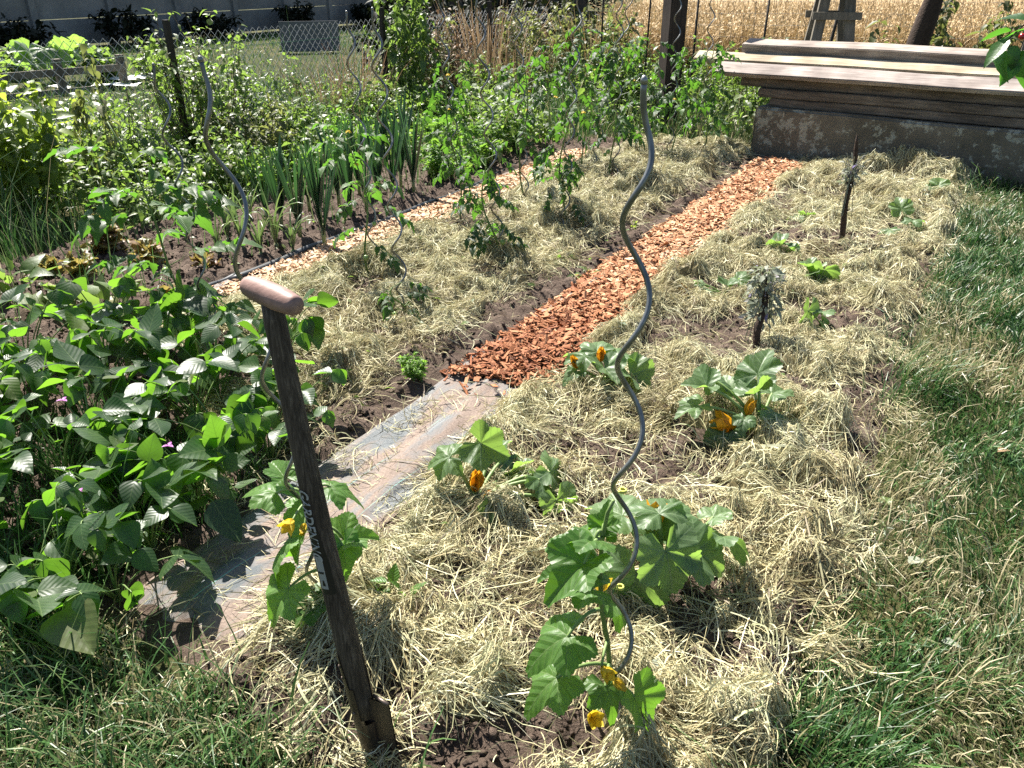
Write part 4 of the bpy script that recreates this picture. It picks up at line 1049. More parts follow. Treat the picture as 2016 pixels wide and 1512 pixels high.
# ------------------------------------------------------------------ bush beans
def bean(base, label, h=0.36, nst=9, L=(0.06, 0.15), seed=0, flowers=0, spread=0.24):
    r = np.random.default_rng(seed); b = np.array(base, float)
    T = Thing('bean_plant', label, 'bean plant', b, 'bush beans in the left bed')
    mb = MB(); P_ = []; A_ = []; PI = []; RO = []; SC = []; TI = []
    for i in range(nst):
        az = r.uniform(0, 360); hh = h * (0.35 + 0.65 * r.uniform() ** 0.6); rad = spread * r.uniform(0.25, 1.0)
        dv = np.array([math.sin(R_(az)), math.cos(R_(az)), 0])
        tip = b + dv * rad + [0, 0, hh]
        mb.tube(curve_pts(b + [0, 0, -.01], tip, 7, 0.03, dv, -0.02), np.linspace(0.0042, 0.0018, 7), 6, np.full(42, r.uniform(.35, .8)), cap=False)
        L0 = r.uniform(*L); a0 = az + r.normal(0, 40); pt = r.normal(-12, 20); tn = np.clip(r.normal(.5, .25), 0, 1)
        dirf = np.array([math.sin(R_(a0)), math.cos(R_(a0)), 0])
        tp2 = tip + dirf * L0 * 0.22 + [0, 0, 0.004]
        mb.tube(np.array([tip, (tip + tp2) / 2 + [0, 0, .003], tp2]), 0.0015, 5, 0.7, cap=False)
        for k, (da, pos, sc) in enumerate(((0, tp2, 1.0), (88, tip, 0.9), (-88, tip, 0.9))):
            P_.append(pos); A_.append(a0 + da + r.normal(0, 10)); PI.append(pt - 6 + r.normal(0, 26)); RO.append(r.normal(0, 28)); SC.append(L0 * sc * r.uniform(.72, 1.12)); TI.append(np.clip(tn + r.normal(0, .16), 0, 1))
    T.part('stem', mb, M['stem'])
    mb = MB(); pick_inst(mb, BEAN, orient(A_, PI, RO), np.array(P_), np.array(SC), np.array(TI))
    T.part('foliage', mb, M['bean'])
    for i in range(flowers):
        mb = MB(); c = b + [r.normal(0, .07), -.08, h * r.uniform(.75, 1.0)]
        for k5 in range(3): mb.inst(SMALL[0], orient([k5 * 120.0], 20), c[None], 0.022, 0.5)
        T.part('flower', mb, M['violet'])
    return T
rows = [(-2.10, 'row beside the bare fabric path'), (-2.52, 'second row from the fabric path'), (-2.95, 'third row from the fabric path'), (-3.38, 'fourth row from the fabric path'), (-3.85, 'row farthest from the fabric path')]
ordn = ['nearest the camera', 'second from the front', 'third from the front', 'fourth from the front', 'fifth from the front', 'sixth from the front']
sd = 100
for i_, (px_, py_, hh_, nn_, lb_) in enumerate(((235, 1185, .20, 9, 'lowest front bean plant, its leaves hanging over the fabric end'), (395, 1020, .24, 9, 'outermost bean plant at the middle of the fabric path'), (80, 1175, .26, 11, 'front corner bean plant among long dark grass'), (300, 1085, .26, 10, 'bean plant standing just behind the lowest front one'), (455, 900, .27, 10, 'outermost bean plant at the far end, left of the spade shaft'))):
    bean(G(px_, py_), lb_, h=hh_, nst=nn_, seed=900 + i_)
for ri, (bb_, rn) in enumerate(rows):
    n_ = (5, 6, 6, 5, 4)[ri]
    for i in range(n_):
        a_ = 0.95 + i * 0.265 + 0.05 * math.sin(ri * 5 + i * 3); b_ = bb_ + 0.05 * math.cos(i * 4 + ri)
        x, y = ab2xy(a_, b_); sd += 1
        bean((x, y, max(0, gz(x, y))), 'bush bean plant, %s in the %s' % (ordn[i], rn), h=(0.27, 0.33, 0.36, 0.37, 0.35)[ri], nst=(10, 14, 15, 14, 12)[ri], seed=sd, flowers=1 if (ri, i) in ((0, 2), (1, 2), (0, 1)) else 0)

# ------------------------------------------------------------------ courgettes, pumpkins and cucumbers
def big_plant(name, label, cat, base, leaves, mat, tpls, group, flowers=(), buds=(), stem=None, petr=0.006, hairy=False, seed=0):
    """leaves: (px, py, F, size, heading_az, pitch, roll) - attachment point surveyed at forward distance F"""
    r = np.random.default_rng(seed + 500); b = np.array(base, float)
    T = Thing(name, label, cat, b, group)
    mb = MB()
    if stem is not None: mb.tube(stem, np.linspace(0.0065, 0.004, len(stem)), 8, np.clip(np.repeat(np.linspace(.25, .7, len(stem)), 8), 0, 1))
    lv = []
    for i, (px, py, F, sz, az, pt, ro) in enumerate(leaves):
        q = PF(px, py, F)
        o = b + [0, 0, .02]
        if stem is not None: o = stem[np.argmin(np.linalg.norm(stem - q, axis=1) + 0.25 * np.maximum(0, stem[:, 2] - q[2]))]
        d = q - o; dl = np.linalg.norm(d)
        mb.tube(curve_pts(o, q, 8, 0.10 * dl if stem is None else 0.02), np.linspace(petr, petr * 0.7, 8), 7, np.full(56, r.uniform(.65, .95)), cap=False)
        lv.append((q, sz, az, pt, ro))
    if stem is None:
        mb.tube(np.array([b - [0, 0, .03], b + [0, 0, .02], b + [0, 0, .045]]), [petr * 1.8, petr * 2.0, petr * 0.9], 8, 0.6)
    fl = []
    for (px, py, F, sz, az, pt, op) in flowers:
        q = PF(px, py, F); o = b + [0, 0, .02] if stem is None else stem[np.argmin(np.linalg.norm(stem - q, axis=1))]
        mb.tube(curve_pts(o, q, 6, 0.01), np.linspace(petr * .8, petr * .6, 6), 6, 0.8, cap=False); fl.append((q, sz, az, pt, op))
    T.part('stems', mb, M['stem'])
    for (q, sz, az, pt, ro) in lv:
        m_ = MB(); m_.inst(tpls[int(r.integers(len(tpls)))], orient([az], [pt], [ro]), q[None], sz * (0.78 if mat is M['courgette'] else 0.80), np.clip(r.normal(.5, .22), 0, 1))
        T.part('leaf', m_, mat)
    for (q, sz, az, pt, op) in fl:
        m_ = MB(); A0 = orient([az], [pt])[0]
        for k in range(5):
            # petals round the flower axis (local y), opening angle op
            th = R_(72 * k + 20); ax = A0[:, 1]; s1 = A0[:, 0] * math.cos(th) + A0[:, 2] * math.sin(th)
            y_ = ax * math.cos(R_(op)) + s1 * math.sin(R_(op)); z_ = -(s1 * math.cos(R_(op)) - ax * math.sin(R_(op))); x_ = np.cross(y_, z_)
            m_.inst(PETAL, np.stack([x_, y_, z_], -1)[None], q[None], sz, r.uniform(.2, 1))
        T.part('flower', m_, M['orange'] if mat is M['courgette'] else M['yellow'])
    return T
PETAL = ovate(6, 2, 0.30, 0.5, 0.35, -0.25, 0.9, 0, 0.03, 4)
g_c = 'courgette plants in the right hay bed'
B0 = G(938, 1000); F = B0[1]
big_plant('courgette_plant', 'courgette with drooping grey-green leaves beside the fabric path', 'courgette plant', B0, [
    (947, 872, F + .03, .17, 108, -22, -62), (885, 900, F + .02, .15, -85, -12, 25), (990, 905, F + .16, .15, 75, -5, -10), (1062, 945, F + .04, .17, 110, -40, 18),
    (986, 995, F - .06, .19, 125, -62, 8), (1082, 930, F + .10, .19, 95, -45, -12), (1096, 985, F - .02, .17, 135, -66, -10), (900, 1015, F - .02, .09, 200, -20, 0),
    (970, 890, F + .2, .14, 20, 5, 0), (1010, 930, F + .14, .14, 60, 20, 20)], M['courgette'], COUR, g_c,
    flowers=[(935, 967, F - .01, .085, 80, 82, 9), (952, 985, F + .0, .05, 100, 60, 14)], seed=1, petr=0.008)
B0 = G(1300, 1190); F = B0[1]
big_plant('courgette_plant', 'largest courgette plant just right of the near spiral stake', 'courgette plant', B0, [
    (1298, 1012, F + .02, .17, -20, 12, 0), (1322, 1020, F + .07, .16, 40, 18, -15), (1225, 1015, F + .10, .20, -50, 4, 0), (1405, 1018, F + .10, .11, 60, 15, 10),
    (1368, 1085, F - .02, .19, 100, -28, -30), (1310, 1085, F - .06, .21, 150, -58, -16), (1418, 1058, F + .04, .18, 75, -25, 20), (1252, 1130, F - .04, .23, 210, -66, 15),
    (1290, 1060, F + .03, .14, -40, 25, 10), (1225, 1130, F + .02, .17, -100, -25, -20), (1330, 1060, F + .1, .15, 20, 20, 0)], M['courgette'], COUR, g_c,
    flowers=[(1284, 1045, F + .03, .085, 20, 55, 34), (1282, 1092, F - .02, .06, -50, 50, 10)], seed=2, petr=0.008)
B0 = G(1492, 862); F = B0[1]
big_plant('courgette_plant', 'courgette with pointed upright leaf before the bare stick', 'courgette plant', B0, [
    (1392, 762, F + .04, .16, -75, 0, 10), (1412, 752, F + .10, .16, -20, 10, -10), (1372, 800, F + .0, .15, -105, -8, 0), (1492, 738, F + .08, .20, 30, 48, 20),
    (1486, 775, F + .02, .17, 60, 18, 30), (1518, 810, F - .01, .16, 110, -20, 10), (1428, 858, F - .08, .16, -140, -35, 10), (1440, 775, F + .1, .17, -10, 20, 0), (1465, 825, F - .05, .10, 200, -10, 0), (1520, 775, F + .12, .16, 50, 5, 0)], M['courgette'], COUR, g_c,
    flowers=[(1448, 845, F - .05, .10, -80, 25, 38), (1470, 818, F - .01, .07, 40, 50, 28)], seed=3, petr=0.0075)
B0 = G(1195, 765); F = B0[1]
big_plant('courgette_plant', 'low courgette at the chip path edge with pale yellow buds', 'courgette plant', B0, [
    (1152, 702, F + .02, .17, -50, 12, 0), (1175, 694, F + .05, .17, 10, 30, 0), (1216, 702, F + .04, .18, 60, 10, 0), (1190, 724, F - .04, .17, 150, -15, 0), (1240, 738, F - .04, .20, 120, -35, -10),
    (1134, 732, F - .02, .12, -110, -15, 0), (1252, 765, F - .08, .18, 140, -50, 0), (1160, 760, F - .06, .12, 200, -40, 0), (1205, 745, F - .04, .15, 90, 0, 20)], M['courgette'], COUR, g_c,
    flowers=[(1183, 712, F + .0, .065, 0, 80, 8), (1136, 725, F - .02, .06, -60, 65, 8)], seed=4)
B0 = G(1425, 590); F = B0[1]
big_plant('courgette_plant', 'small courgette left of the tufted stick with spent orange flower', 'courgette plant', B0, [
    (1395, 572, F + .0, .10, -70, 5, 10), (1432, 562, F + .02, .13, 20, 5, 0), (1452, 552, F + .06, .14, 30, 45, 20), (1402, 585, F - .03, .10, 150, -30, 0), (1385, 560, F + .04, .10, -50, 35, 0)],
    M['courgette'], COUR, g_c, flowers=[(1350, 588, F - .02, .09, -20, 25, 42)], seed=5, petr=.005)
g_p = 'young pumpkin plants in the far right bed'
def seedling(px, py, label, lv, seed):
    B0 = G(px, py); F = B0[1]
    big_plant('pumpkin_plant', label, 'pumpkin plant', B0, [(x, y, F + df, s_ * 1.6, az, pt, ro) for (x, y, df, s_, az, pt, ro) in lv], M['courgette'], COUR, g_p, seed=seed, petr=.004)
seedling(1612, 560, 'young pumpkin with two backlit upright leaves near the bare soil', [(1605, 538, .02, .13, -40, -45, 10), (1622, 532, .0, .14, 30, -62, 0), (1598, 530, .05, .09, -60, 20, 0)], 20)
seedling(1548, 505, 'small pumpkin seedling with one crinkled lobed leaf by the soil', [(1535, 485, .02, .13, -60, -25, 0), (1552, 484, .04, .09, 50, -10, 0), (1558, 492, -.02, .07, 120, -20, 0)], 21)
seedling(1618, 650, 'pumpkin seedling with a narrow upright leaf beside a round one', [(1590, 612, .0, .15, 190, -72, 60), (1618, 616, .02, .09, 30, 0, 0), (1622, 640, -.02, .08, 120, -50, 0)], 22)
seedling(1790, 470, 'pumpkin seedling with round leaves spaced wide, right of the stick', [(1752, 452, .0, .13, -80, -10, 0), (1775, 412, .1, .11, -10, 50, 20), (1796, 436, .02, .10, 40, 20, 0), (1780, 468, -.06, .11, 170, -40, 0), (1800, 472, -.05, .12, 110, -20, 0)], 23)
seedling(1582, 440, 'wilted pale pumpkin seedling left of the stick with dry flowers', [(1572, 425, .0, .10, -60, -5, 0), (1588, 422, .03, .10, 40, -30, 0), (1584, 436, -.02, .09, 160, -50, 0)], 24)
seedling(1842, 385, 'bright seedling on the hay heap by the concrete block', [(1835, 375, .0, .11, -60, 10, 30), (1848, 366, .04, .11, 30, 40, 0), (1825, 378, .0, .10, -90, 0, 0)], 25)
seedling(1665, 360, 'small pumpkin seedling half behind the stick top', [(1650, 352, .0, .11, -70, 0, 0), (1675, 350, .02, .10, 60, 0, 0)], 26)

g_k = 'climbing cucumber plants'
B0 = G(1224, 1432); F = B0[1]
pix = [(1224, 1432), (1216, 1370), (1200, 1310), (1196, 1260), (1184, 1200), (1181, 1120), (1186, 1060), (1196, 1010), (1208, 985)]
stem = np.array([B0] + [PF(x, y, F + .02 - .004 * i) for i, (x, y) in enumerate(pix)][1:])
big_plant('cucumber_plant', 'cucumber climbing the near spiral stake with yellow flowers', 'cucumber plant', B0, [
    (1172, 1062, F - .02, .135, -82, 4, -10), (1150, 1110, F - .06, .15, -120, -28, 10), (1120, 1125, F + .05, .10, -90, -10, 0), (1165, 1160, F - .03, .13, -85, 0, 0), (1118, 1252, F - .05, .155, -105, -18, 14),
    (1096, 1335, F - .06, .14, -115, -22, 10), (1192, 1350, F - .06, .11, 150, -35, 0), (1248, 1372, F - .02, .15, 120, -58, -10), (1190, 1040, F + .02, .08, 20, 60, 0), (1200, 1180, F + .06, .13, 60, -40, 0), (1150, 1075, F + .03, .11, -60, 10, 0)],
    M['cucumber'], CUKE, g_k, flowers=[(1178, 1165, F + .05, .045, 20, 10, 45), (1184, 1312, F - .05, .04, 150, 0, 40), (1206, 1335, F - .05, .038, 120, -30, 20), (1163, 1412, F - .06, .042, 160, 40, 45)], stem=stem, seed=7, petr=.0048)
B0 = G(655, 1195); F = B0[1]
pix = [(655, 1195), (650, 1120), (635, 1040), (615, 980), (590, 930), (575, 890)]
stem = np.array([B0] + [PF(x, y, F + .03) for (x, y) in pix][1:])
big_plant('cucumber_plant', 'cucumber plant growing up behind the spade shaft', 'cucumber plant', B0, [
    (545, 970, F + .03, .145, -65, 14, 0), (610, 1030, F - .02, .16, -130, -50, -8), (560, 1072, F - .04, .16, -110, -45, -25), (568, 1160, F - .1, .165, -120, -42, 14), (625, 1185, F - .06, .15, -115, -20, 0),
    (677, 1062, F + .02, .15, 60, -10, -15), (650, 958, F + .03, .13, 80, -10, 0), (690, 1190, F + .04, .11, 100, -30, 0), (675, 1075, F - .02, .13, 150, -55, 20), (560, 940, F + .06, .11, -40, 20, 0), (600, 1000, F + .08, .12, -10, 10, 0)],
    M['cucumber'], CUKE, g_k, flowers=[(577, 1022, F - .06, .045, 200, -10, 45), (600, 1030, F - .05, .035, 180, -20, 25)], stem=stem, seed=8, petr=.005)

# ------------------------------------------------------------------ small plants in the beds
def clump(name, label, cat, base, h, rad, n, tpls, mat, size, tint=(.5, .2), stems=10, pitch=(5, 35), group=None, shape=0.7, stem_mat='stem', seed=0, tip_bias=0.6, lean=(0, 0)):
    """upright stems carrying small leaves along their length"""
    r = np.random.default_rng(seed + 900); b = np.array(base, float)
    T = Thing(name, label, cat, b, group)
    mb = MB(); az = r.uniform(0, 2 * math.pi, stems); rr = rad * np.sqrt(r.uniform(0, 1, stems)); hs = h * (1 - shape * 0.5 * (rr / rad) ** 2) * r.uniform(.6, 1.05, stems)
    root = b + np.stack([rr * np.cos(az) * .35, rr * np.sin(az) * .35, np.full(stems, -.02)], -1)
    tip = b + np.stack([rr * np.cos(az) + lean[0], rr * np.sin(az) + lean[1], hs], -1)
    C = []
    for i in range(stems):
        c = curve_pts(root[i], tip[i], 7, 0.0, r.normal(0, 1, 3) * [1, 1, 0], 0.05 * h); C.append(c)
        mb.tube(c, np.linspace(0.0045, 0.0015, 7) * (0.6 + 0.5 * h), 5, r.uniform(.2, .9), cap=False)
    T.part('stems', mb, M[stem_mat])
    C = np.array(C); k = r.integers(0, stems, n); t = r.uniform(0.08, 1.0, n) ** tip_bias * 6
    i0 = np.minimum(t.astype(int), 5); f = (t - i0)[:, None]
    pos = C[k, i0] * (1 - f) + C[k, i0 + 1] * f
    a2 = r.uniform(0, 360, n); d = np.stack([np.sin(np.radians(a2)), np.cos(np.radians(a2)), np.zeros(n)], -1)
    sz = r.gamma(8, size / 8, n)
    pos = pos + d * (sz * r.uniform(0.05, 0.6, n))[:, None]
    m_ = MB(); pick_inst(m_, tpls, orient(a2, r.normal(pitch[0], pitch[1], n), r.normal(0, 22, n)), pos, sz, np.clip(r.normal(tint[0], tint[1], n), 0, 1))
    T.part('foliage', m_, mat)
    return T
clump('parsley_plant', 'bright little curly parsley plant at the hay edge by the path', 'herb plant', G(812, 752), .15, .06, 420, CLIP, M['feather'], .016, (.85, .15), 16, seed=1)
clump('weed_plant', 'single star-leaved weed right of the spade in the hay', 'weed', G(772, 1195), .13, .05, 14, SERR, M['cucumber'], .05, (.6, .2), 4, seed=2)
clump('weed_plant', 'low green weed beside the round hay tuft by the path', 'weed', G(1105, 515), .06, .09, 26, SMALL, M['feather'], .05, (.7, .2), 6, seed=3)
clump('weed_plant', 'tiny yellow-green weed on soil left of the near spiral', 'weed', G(1250, 455), .10, .03, 9, SMALL, M['lime'], .04, (.8, .2), 3, seed=4)
clump('weed_plant', 'small dark weed patch on soil beside the chip path', 'weed', G(1145, 545), .05, .10, 30, SMALL, M['weed'], .035, (.5, .2), 8, seed=5)
g_l = 'bolting oak leaf lettuces'
def lettuce(px, py, label, h, rad, n, size, tint, seed):
    b = G(px, py); r = np.random.default_rng(seed)
    T = Thing('lettuce', label, 'lettuce', b, g_l)
    mb = MB(); mb.tube(np.array([b - [0, 0, .02], b + [0, 0, h * .5], b + [0.01, 0, h * .8]]), [.012, .009, .005], 8, .8); T.part('stem', mb, M['stem'])
    t = r.uniform(0, 1, n); az = r.uniform(0, 360, n)
    pos = b + np.stack([.02 * np.sin(np.radians(az)), .02 * np.cos(np.radians(az)), t * h * .75], -1)
    m_ = MB(); pick_inst(m_, OAK, orient(az, -5 + 60 * t + r.normal(0, 14, n), r.normal(0, 20, n)), pos, size * (1.1 - .5 * t) * r.uniform(.7, 1.2, n), np.clip(r.normal(tint, .25, n), 0, 1))
    T.part('foliage', m_, M['lettuce'])
lettuce(215, 500, 'tall bolting lettuce with red and yellow-green leaves', .28, .15, 70, .12, .4, 31)
lettuce(295, 522, 'pale frilly lettuce between the red one and the onions', .16, .1, 40, .12, .45, 32)
lettuce(165, 545, 'spreading yellow lettuce at the grass edge', .14, .12, 40, .10, .65, 33)
lettuce(95, 545, 'flat yellowish lettuce behind the beans, farthest left', .12, .12, 40, .10, .7, 34)
lettuce(405, 535, 'small rust-red lettuce near the onion tops', .13, .07, 26, .09, .1, 35)
lettuce(325, 590, 'dried light brown lettuce stump beside the path edge', .07, .1, 26, .09, .3, 36)
clump('radish_plant', 'leafy radish plant with upright bright leaves behind the beans', 'radish plant', G(225, 625), .24, .10, 16, SERR, M['weed'], .11, (.6, .2), 10, (55, 20), seed=6)
clump('radish_plant', 'leafy radish plant at the left frame edge behind the beans', 'radish plant', G(35, 600), .26, .14, 22, SERR, M['weed'], .11, (.6, .2), 12, (45, 25), seed=7)
clump('radish_plant', 'small pale radish plant in front of the yellow lettuce', 'radish plant', G(150, 610), .17, .10, 16, [OAK[0]], M['weed'], .12, (.7, .2), 10, (45, 25), seed=8)

# ------------------------------------------------------------------ leeks and onions
def straps(mb, b, az, L, wd, lean, droop, tint, r, fold=0.35, k=9):
    n = len(az); t = np.linspace(0, 1, k)
    ang = np.radians(lean)[:, None] + np.radians(droop)[:, None] * np.clip((t[None] - .35) / .65, 0, 1) ** 1.5
    ds = L[:, None] / (k - 1)
    h = np.cumsum(np.sin(ang) * ds, 1) - np.sin(ang[:, :1]) * ds; v = np.cumsum(np.cos(ang) * ds, 1) - np.cos(ang[:, :1]) * ds
    d = np.stack([np.sin(np.radians(az)), np.cos(np.radians(az)), 0 * az], -1); s = np.stack([d[:, 1], -d[:, 0], 0 * az], -1)
    c = b[None, None] + d[:, None] * h[..., None] + np.array([0, 0, 1.0]) * v[..., None]
    wt = np.interp(t, [0, .25, .8, 1], [.7, 1, .75, .08])[None] * wd[:, None] / 2
    out = (d[:, None] * np.cos(ang)[..., None] - np.array([0, 0, 1.0]) * np.sin(ang)[..., None])
    G_ = np.stack([c - s[:, None] * wt[..., None] + out * (-fold * wt)[..., None] * 0, c + out * (fold * wt)[..., None], c + s[:, None] * wt[..., None]], 2)
    mb.grid(G_, None, tint)
def leek(px, py, label, h, fan, seed, nb=9):
    b = G(px, py); r = np.random.default_rng(seed); T = Thing('leek', label, 'leek', b, 'row of leeks')
    mb = MB(); mb.tube(np.array([b - [0, 0, .03], b + [0, 0, .05], b + [0, 0, h * .26]]), [.013, .0125, .016], 10, .9); T.part('shank', mb, M['onion'])
    side = np.where(np.arange(nb) % 2 == 0, fan, fan + 180) + r.normal(0, 9, nb)
    m_ = MB(); straps(m_, b + [0, 0, h * .16], side, 1.08 * h * r.uniform(.72, 1.0, nb), r.uniform(.036, .054, nb), 1 + 14 * np.linspace(0.1, 1, nb)[r.permutation(nb)], r.uniform(0, 9, nb), np.clip(r.normal(.35, .22, nb), 0, 1), r)
    T.part('leaves', m_, M['leek'])
lk_ = [(640, 492, .66, 'leek with tall fanned leaves standing right at the black path edge'), (592, 470, .52, 'leek with broad upright leaves beside the drooping onions'), (556, 452, .54, 'leek at the left end of the row behind the onions'),
       (527, 440, .50, 'leek leaning left at the row start, half behind the onions'), (632, 440, .56, 'leek with two thin leaves, just behind the fanned one'), (690, 430, .60, 'leek directly behind the thin pale tomato, its leaves crossing it'),
       (722, 418, .64, 'dark leek right of the thin pale tomato stem'), (668, 408, .58, 'leek in the back file, left of the thin pale tomato'), (745, 396, .60, 'leek in the back file, between the spiral and the dark clump'),
       (775, 392, .62, 'leek leaning left in front of the feathery greens'), (815, 385, .66, 'darkest straight leek at the right end of the row'), (790, 372, .66, 'leek with splayed tips just behind the darkest one'), (610, 418, .52, 'leek in the back file behind the broad-leaved one'), (708, 385, .55, 'hindmost leek, among the grass behind the row')]
for i, (x, y, h, l) in enumerate(lk_): leek(x, y, l, h, 75 + 40 * math.sin(i * 2.1), 300 + i)
def onion(px, py, label, h, seed):
    b = G(px, py); r = np.random.default_rng(seed); nb = 10; T = Thing('onion_plant', label, 'onion plant', b, 'onions with drooping tops')
    mb = MB(); sph(mb, b + [0, 0, .012], .018, .8, 1.1); T.part('bulb', mb, M['onion'])
    m_ = MB(); straps(m_, b + [0, 0, .02], r.uniform(0, 360, nb), h * r.uniform(.7, 1.1, nb), r.uniform(.010, .017, nb), r.uniform(2, 16, nb), r.uniform(10, 120, nb), np.clip(r.normal(.55, .25, nb), 0, 1), r, fold=.9)
    T.part('leaves', m_, M['onion'])
for i, (x, y, h, l) in enumerate([(515, 505, .36, 'onion with drooping tops nearest the black path edge'), (478, 492, .38, 'onion left of the front one, tops arching over'), (545, 490, .40, 'onion with yellowing arched leaf before the leeks'), (450, 478, .38, 'onion right behind the spiral stake rod'),
                                     (492, 465, .40, 'onion in the middle of the cluster, blue-green tops'), (430, 500, .34, 'onion closest to the rust-red lettuce'), (465, 450, .38, 'hindmost onion at the left, among grass'), (578, 500, .30, 'onion with one dry bent leaf on bare soil')]):
    onion(x, y, l, h, 400 + i)

# ------------------------------------------------------------------ feathery greens and weeds behind the beds
def carrot(px, py, label, h, rad, n, seed, tint=.55):
    return clump('carrot_plant', label, 'carrot plant', G(px, py), h, rad, n, CLIP, M['feather'], .035, (tint, .2), 22, (20, 35), 'feathery green carrot tops', .5, seed=seed)
carrot(868, 355, 'feathery carrot top nearest the black edge right of the leeks', .36, .26, 700, 41)
carrot(930, 330, 'feathery carrot top behind the curled-leaf tomato', .40, .30, 800, 42, .5)
carrot(850, 300, 'feathery carrot top behind the darkest leek', .42, .30, 800, 43, .65)
carrot(990, 300, 'feathery carrot top left of the back tomatoes', .42, .32, 800, 44, .5)
carrot(930, 265, 'feathery carrot top at the far end of the greens', .42, .36, 800, 45, .6)
b = G(60, 440); b[0] -= 0.05
clump('raspberry_bush', 'large yellow-green leafy bush at the left frame edge', 'bush', b, 1.12, .42, 900, SERR, M['lime'], .088, (.55, .25), 30, (-5, 30), None, .6, seed=51, tip_bias=.62)
clump('raspberry_bush', 'smaller yellow-green bush right of the large left one', 'bush', G(185, 350), .75, .30, 260, SERR, M['lime'], .085, (.6, .25), 14, (-5, 30), None, .6, seed=52)
clump('wild_shrub', 'tall loose shrub with pale leaves growing through the mesh fence', 'shrub', np.array([-2.85, 7.75, 0]), 1.42, .55, 1500, SMALL + [SERR[0]], M['weed'], .058, (.62, .25), 46, (0, 35), None, .5, 'dry_stem', seed=53)
clump('wild_shrub', 'lower brownish part-dry shrub at the foot of the pale one', 'shrub', np.array([-2.35, 7.5, 0]), .72, .45, 900, SMALL, M['olive'], .045, (.6, .25), 34, (0, 35), None, .5, 'dry_stem', seed=54)
clump('wild_shrub', 'narrow shrub with white bindweed below the mesh fence', 'shrub', np.array([-3.2, 7.0, 0]), .85, .30, 420, SMALL, M['weed'], .05, (.6, .25), 20, (0, 35), None, .5, 'dry_stem', seed=55)
clump('tall_weed', 'slender nettle with drooping tops rising above the mesh fence left', 'weed', PF(205, 330, 6.2) * [1, 1, 0], 1.20, .10, 170, SERR, M['olive'], .055, (.7, .2), 4, (-55, 20), None, .2, seed=56)
clump('tall_weed', 'leafy nettle clump by the black fence post, behind the leeks', 'weed', PF(795, 235, 10.3) * [1, 1, 0], 1.75, .42, 1100, SERR, M['weed'], .07, (.55, .22), 24, (-25, 30), None, .5, seed=57)
clump('tall_weed', 'sparse tall weed left of the black fence post', 'weed', PF(560, 250, 9.0) * [1, 1, 0], 1.0, .30, 340, SMALL, M['weed'], .05, (.6, .22), 14, (-5, 30), None, .5, seed=58)
clump('tall_weed', 'grey-green weed clump between dry grass and the back tomatoes', 'weed', PF(1090, 200, 11.2) * [1, 1, 0], 1.45, .55, 1100, SMALL, M['olive'], .055, (.65, .22), 34, (0, 30), None, .5, seed=59)
clump('tall_weed', 'reddish withered weed on the mesh fence behind the spirals', 'weed', PF(880, 210, 10.9) * [1, 1, 0], 1.25, .40, 700, SMALL, M['dry_grass'], .045, (.15, .15), 30, (0, 35), None, .5, 'dry_stem', seed=60)
clump('tall_weed', 'green weed mass at the foot of the square post', 'weed', PF(1250, 235, 10.4) * [1, 1, 0], .95, .5, 900, SMALL, M['weed'], .06, (.55, .22), 30, (0, 30), None, .5, seed=61)
clump('tall_weed', 'dark nettle standing right of the tree trunk by the wire fence', 'weed', PF(1835, 190, 10.6) * [1, 1, 0], 1.50, .20, 420, SERR, M['olive'], .075, (.35, .2), 10, (-30, 25), None, .3, seed=62)
clump('tall_weed', 'pair of dark nettles near the far right trestle', 'weed', PF(1945, 190, 10.2) * [1, 1, 0], 1.48, .20, 400, SERR, M['olive'], .075, (.45, .2), 10, (-30, 25), None, .3, seed=63)
clump('tall_weed', 'nettle on the left side of the leaning tree trunk', 'weed', PF(1722, 170, 10.6) * [1, 1, 0], 1.20, .16, 220, SERR, M['olive'], .07, (.5, .2), 8, (-30, 25), None, .3, seed=64)
clump('tall_weed', 'green weeds under the wire fence left of the trestle', 'weed', PF(1490, 200, 10.2) * [1, 1, 0], 1.05, .45, 600, SMALL, M['weed'], .06, (.6, .22), 24, (0, 30), None, .5, seed=65)
clump('tall_weed', 'low green weeds behind the planks, right of the trestle', 'weed', PF(1690, 200, 10.2) * [1, 1, 0], .80, .5, 600, SMALL, M['weed'], .06, (.6, .22), 24, (0, 30), None, .5, seed=66)
clump('tall_weed', 'bushy weeds hiding the foot of the far right nettles', 'weed', PF(1890, 190, 9.9) * [1, 1, 0], .85, .5, 600, SERR, M['weed'], .06, (.6, .22), 22, (-5, 30), None, .5, seed=67)
clump('tall_weed', 'leafy weeds at the block end behind the last tomato', 'weed', G(1455, 240), .38, .35, 420, SMALL, M['weed'], .05, (.6, .22), 20, (0, 30), None, .5, seed=68)
